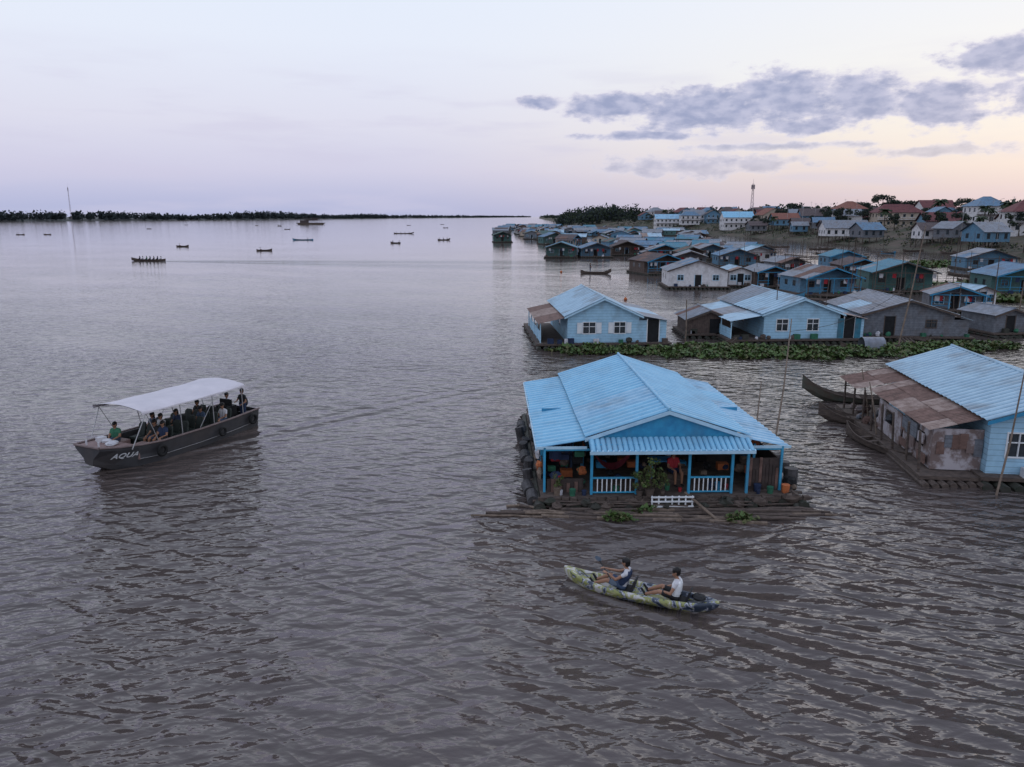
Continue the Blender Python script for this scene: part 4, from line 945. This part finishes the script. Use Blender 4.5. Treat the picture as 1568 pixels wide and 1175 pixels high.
dr.obj('drums',[mat('grey_drum',(.075,.07,.075),(.035,.032,.032),scale=4,rough=.7)],H)
hm=MB()
for k in range(10):
    t0=k/10; t1=(k+1)/10; f=lambda t:(-2.6+1.5*t, .7, 1.65-1.0*4*t*(1-t)*.75+.0)
    a=f(t0); b=f(t1); wd0=.06+.3*math.sin(math.pi*t0); wd1=.06+.3*math.sin(math.pi*t1)
    hm.poly([(a[0],a[1]-wd0,a[2]+wd0*.4),(b[0],b[1]-wd1,b[2]+wd1*.4),(b[0],b[1],b[2]),(a[0],a[1],a[2])]); hm.poly([(a[0],a[1]+wd0,a[2]+wd0*.4),(b[0],b[1]+wd1,b[2]+wd1*.4),(b[0],b[1],b[2]-.005),(a[0],a[1],a[2]-.005)])
hm.obj('hammock',[mat('dark_red_hammock',(.22,.03,.04),(.12,.02,.03))],H)
ct=MB(); ct.poly([(-2.5,.4,2.05),(-1.3,.5,2.05),(-1.85,.5,1.55)]); ct.poly([(-.9,.9,2.0),(.5,.9,2.0),(.3,.9,1.75),(-.6,.9,1.8)]); ct.obj('hanging_cloth',[WCLOTH],H)
tb_=MB(); tb_.box(-.3,.7,1.2,1.8,F+.65,F+.7); 
for x in(-.28,.62):
    for y in(1.22,1.72): tb_.box(x,x+.05,y,y+.05,F,F+.65)
tb_.obj('table',[mat('blue_table',(.08,.32,.6))],H)
hp=put('seated_resident',person_mesh('seated_resident',sit,(RED,NAVY),.016,long=True),None,(5.6+.35,25.95+.75,.36+.42),-75)
st_=MB(); st_.box(5.7,6.2,26.5,27.0,F,F+.40); st_.obj('wooden_stool',[WOOD])
hp2=put('standing_resident',person_mesh('standing_resident',stand,(ORANGE,DENIM),.018,longpants=True),None,(5.55-3.4,25.95+1.6,F),-60,.95)
def potplant(x,y,z,s,seed):
    rg=np.random.default_rng(seed); mb=MB(); mb.tube((0,0,0),(0,0,.3*s),.13*s,.18*s,10); rn=random.Random(seed)
    qs=[]
    for k in range(12):
        a=rn.uniform(0,6.3); l=rn.uniform(.15,.42)*s; z1=rn.uniform(.5,1.45)*s; mb.tube((0,0,.3*s),(math.cos(a)*l,math.sin(a)*l,z1),.015*s,.006*s,4)
        qs.append(leaves(30,(math.cos(a)*l,math.sin(a)*l,z1),(.15*s,.15*s,.15*s),.055*s,rg))
    e=empty('potted_plant',(x,y,z)); mb.obj('pot_and_stems',[WOOD],e); leafobj('foliage',qs,[HYA,HYA2],parent=e)
potplant(4.85,25.3,F,.98,1); potplant(4.5,25.35,F,.7,2); potplant(5.3,25.3,.45,.5,3); potplant(1.6,25.6,F,.5,4)
lg=MB(); rn=random.Random(5)
for (xa,ya,xb,yb,r) in[(-.9,24.55,9.9,24.1,.06),(-.4,24.8,6.0,24.4,.05),(1.0,24.3,8.5,23.7,.07),(2.5,24.6,10.6,24.45,.06),(.2,25.4,2.2,24.2,.045),(5.5,24.5,7.2,23.6,.05),(6.5,24.9,10.5,24.9,.08),(1.3,24.9,10.0,24.75,.08),(-1.4,24.35,2.5,24.25,.04),(8.0,24.3,11.6,24.5,.045),(3,24.15,9,24.05,.05),(-.2,25.2,3.5,24.9,.05),(7.8,25.0,11,24.7,.05),(4.2,23.8,9.4,24.2,.04)]:
    n=8; pts=[Vector((xa+(xb-xa)*i/n,ya+(yb-ya)*i/n+rn.uniform(-.05,.05),.03+rn.uniform(-.03,.03))) for i in range(n+1)]
    for a,b in zip(pts,pts[1:]): lg.tube(a,b,r,r*.95,7,rn.choice([0,1,1]))
lg.tube((6.1,25.3,.5),(6.9,23.9,.05),.05,.05,6); lg.obj('floating_bamboo_logs',[WOODL,WOOD])

def pole(name,p,q,r=.05,m=WOODL):
    mb=MB(); p=Vector(p);q=Vector(q); mid_=p.lerp(q,.5)+Vector((.08,0,0)); mb.tube(p,mid_,r,r*.8,7); mb.tube(mid_,q,r*.8,r*.5,7); return mb.obj(name,[m])
pole('bamboo_pole',(11.9,33.2,-1),(14.0,37.8,5.0),.05)
for p,q in[((29.2,57,-1),(31.5,59,9.3)),((17.6,26.2,-.8),(18.9,27.4,4.6)),((16.6,33,-.5),(16.4,34,2.6)),((17.6,36,-.5),(17.4,37,2.6)),((13.8,60,-1),(13.8,60,3.6)),((44,66,-1),(44.3,66,4.5)),((10.8,33,-1),(12.1,36,2.2))]: pole('bamboo_pole',p,q,.045 if p[1]<50 else .07)
for k in range(60):
    y=random.uniform(62,260); x=random.uniform(y*.12+14,y*.6); pole('bamboo_pole',(x,y,-1),(x+random.uniform(-.5,.5),y,random.uniform(3,6.5)),.055,WOOD)
up=[(36.5,72,6.8),(45.5,72,6.4),(54,78,7.0),(39,88,6.5),(60,104,7.5),(48,112,7.5)]
for x,y,z in up: pole('wire_pole',(x,y,-1.5),(x+.2,y,z),.07,WOOD)
rp=MB()
def wire(a,b,sag,r):
    a=Vector(a);b=Vector(b); pts=[a.lerp(b,i/8)-Vector((0,0,sag*4*(i/8)*(1-i/8))) for i in range(9)]
    for p,q_ in zip(pts,pts[1:]): rp.tube(p,q_,r,r,4)
wire((13.1,36.3,.9),(19.5,36.2,1.1),.25,.014); wire((13.9,37.6,4.4),(30.6,58.3,5.2),.8,.013)
wire((31.3,58.9,8.6),(36.6,72,6.6),.4,.016)
for (x,y,z),(x2,y2,z2) in zip(up,up[1:]): wire((x+.2,y,z-.2),(x2+.2,y2,z2-.2),.5,.018)
rp.obj('mooring_ropes_and_wires',[BLACKC])

# ------------------------------------------------------------------ wooden boats
def longboat(name,x,y,rz,Ln=8,wd=.6,col=WOOD,people=0,rise=.9,cover=False):
    e=empty(name,(x,y,0),rz); mb=MB(); outer=[];inner=[]
    for i in range(13):
        t=i/12*2-1; xx=t*Ln/2; k=max(.04,(1-abs(t)**2.6)); w_=wd*k; z=.32+rise*abs(t)**(3 if t>0 else 4)*(1 if t>0 else .55); kz=-.12+max(0,(z-.5))*.9
        outer.append([V(xx,w_,z),V(xx,w_*.8,z*.4+kz*.6),V(xx,0,kz),V(xx,-w_*.8,z*.4+kz*.6),V(xx,-w_,z)])
        inner.append([V(xx,w_*.97,z),V(xx,w_*.7,max(kz+.1,z-.3)),V(xx,-w_*.7,max(kz+.1,z-.3)),V(xx,-w_*.97,z)])
    loft(mb,outer,0,False); loft(mb,inner,1,False)
    for s in(0,4):
        for i in range(12): mb.tube(outer[i][s],outer[i+1][s],.03,.03,4,1)
    for t in(-.5,-.2,.15,.45): mb.box(t*Ln/2-.1,t*Ln/2+.1,-wd*.8,wd*.8,.26,.30,1)
    mb.obj('hull',[col,WOOD],e)
    if cover:
        cv=MB(); sc_=[]
        for i in range(5):
            xx=-Ln*.2+Ln*.35*i/4; sc_.append([V(xx,wd*math.cos(a),.35+.75*math.sin(a)) for a in np.linspace(0,math.pi,9)])
        loft(cv,sc_,0,False); cv.obj('barrel_cover',[GREY],e,True)
    mt=Matrix.Translation((x,y,0))@Matrix.Rotation(R(rz),4,'Z')
    for k in range(people):
        o=put('boat_passenger',PM_[k%5]); o.matrix_world=mt@Matrix.Translation((-Ln*.36+Ln*.62*k/max(1,people-1) if people>1 else -Ln*.25,random.uniform(-.15,.15),.3))@Matrix.Scale(1.0,4)
    return e
GB=mat('faded_green_brown_boat',(.085,.10,.08),(.09,.065,.05),grime=.7,scale=1.5); BB=mat('blue_boat_paint',(.06,.25,.42),(.04,.18,.3),grime=.4)
longboat('wooden_longboat',19.6,40.6,168,7.0,.5,GB,0,1.1)
longboat('wooden_longboat',17.6,35.8,150,5,.5,WOOD,0,.6); longboat('wooden_longboat',16.2,32,105,4.5,.45,WOOD,0,.4)
longboat('wooden_longboat',-83.8,177,172,8.5,.8,WOOD,7,.5)
longboat('blue_wooden_boat',-91,336,180,9,.9,BB,1,.5); longboat('wooden_longboat',-65,465,5,12,.8,WOOD,4,.7); longboat('wooden_longboat',-44.7,296,170,4,.6,WOOD,2,.4)
longboat('wooden_longboat',-29.6,336,15,5.5,.8,WOOD,3,.6); longboat('wooden_longboat',15,137,-12,5.5,.5,WOOD,0,.7)
o=put('standing_boatman',SM); o.location=(14.0,137.2,.15); o.rotation_euler=(0,0,R(-12))
for x,y in((-276,434),(-262,436),(-395,940),(-290,880),(-270,900),(-300,640),(-240,800),(-120,900),(-74,230),(-112,262),(-60,700),(-90,1000),(-180,620)):
    longboat('wooden_longboat',x,y,random.uniform(-20,20),4.5,.7,WOOD,1,.4)
longboat('wooden_longboat',27.2,56.9,178,4.5,.7,WOOD,0,.4,True); longboat('wooden_longboat',15.2,57.8,20,5,.6,WOOD,0,.5)
for k in range(30):
    y=random.uniform(70,260); x=random.uniform(y*.15+12,y*.6); longboat('wooden_longboat',x,y,random.uniform(0,360),random.uniform(5,8),.55,random.choice([WOOD,BB,GB,WOOD]),0,.5)
Fy=empty('river_ferry',(-262,1010,0),4); fb=MB(); fb.box(-16,16,-4,4,-.5,2.2); fb.box(-18,-16,-3,3,1.2,2.2); fb.box(16,18,-3,3,1.2,2.2); fb.obj('hull',[WOOD],Fy)
fb=MB(); fb.box(-14,14,-3.6,3.6,5.0,5.3); fb.box(-10,12,-3.4,3.4,8.2,8.5); fb.box(2,9,-2.6,2.6,5.3,8.2); fb.box(-13,-3,-3,3,2.2,5.0)
for x in range(-13,15,3):
    for s in(-3.4,3.4): fb.tube((x,s,2.2),(x,s,8.2 if -9<x<12 else 5),.18,.18,5)
for x in (-6,-3,0): fb.box(x,x+2,-2.5,2.5,5.3,6.8)
fb.obj('superstructure',[BROWNR],Fy)
for x,y in((13.9,93),(9,140)):
    b=MB(); b.blob((0,0,.12),.22,0,1,10,.02); b.tube((0,0,.3),(0,0,.5),.04,.03); b.obj('orange_buoy',[ORANGE],None,True,(x,y,0))
wk=MB()
for k in range(44):
    y=random.uniform(62,220); x=random.uniform(y*.2+14,y*.52); l=random.uniform(4,10); a=random.uniform(0,3.14); dx,dy=math.cos(a)*l/2,math.sin(a)*l/2
    for j in range(4): wk.tube((x-dx+j*.3,y-dy,.25),(x+dx+j*.3,y+dy,.28),.11,.11,5)
wk.obj('log_walkways',[WOOD])
print('objects',len(bpy.data.objects))
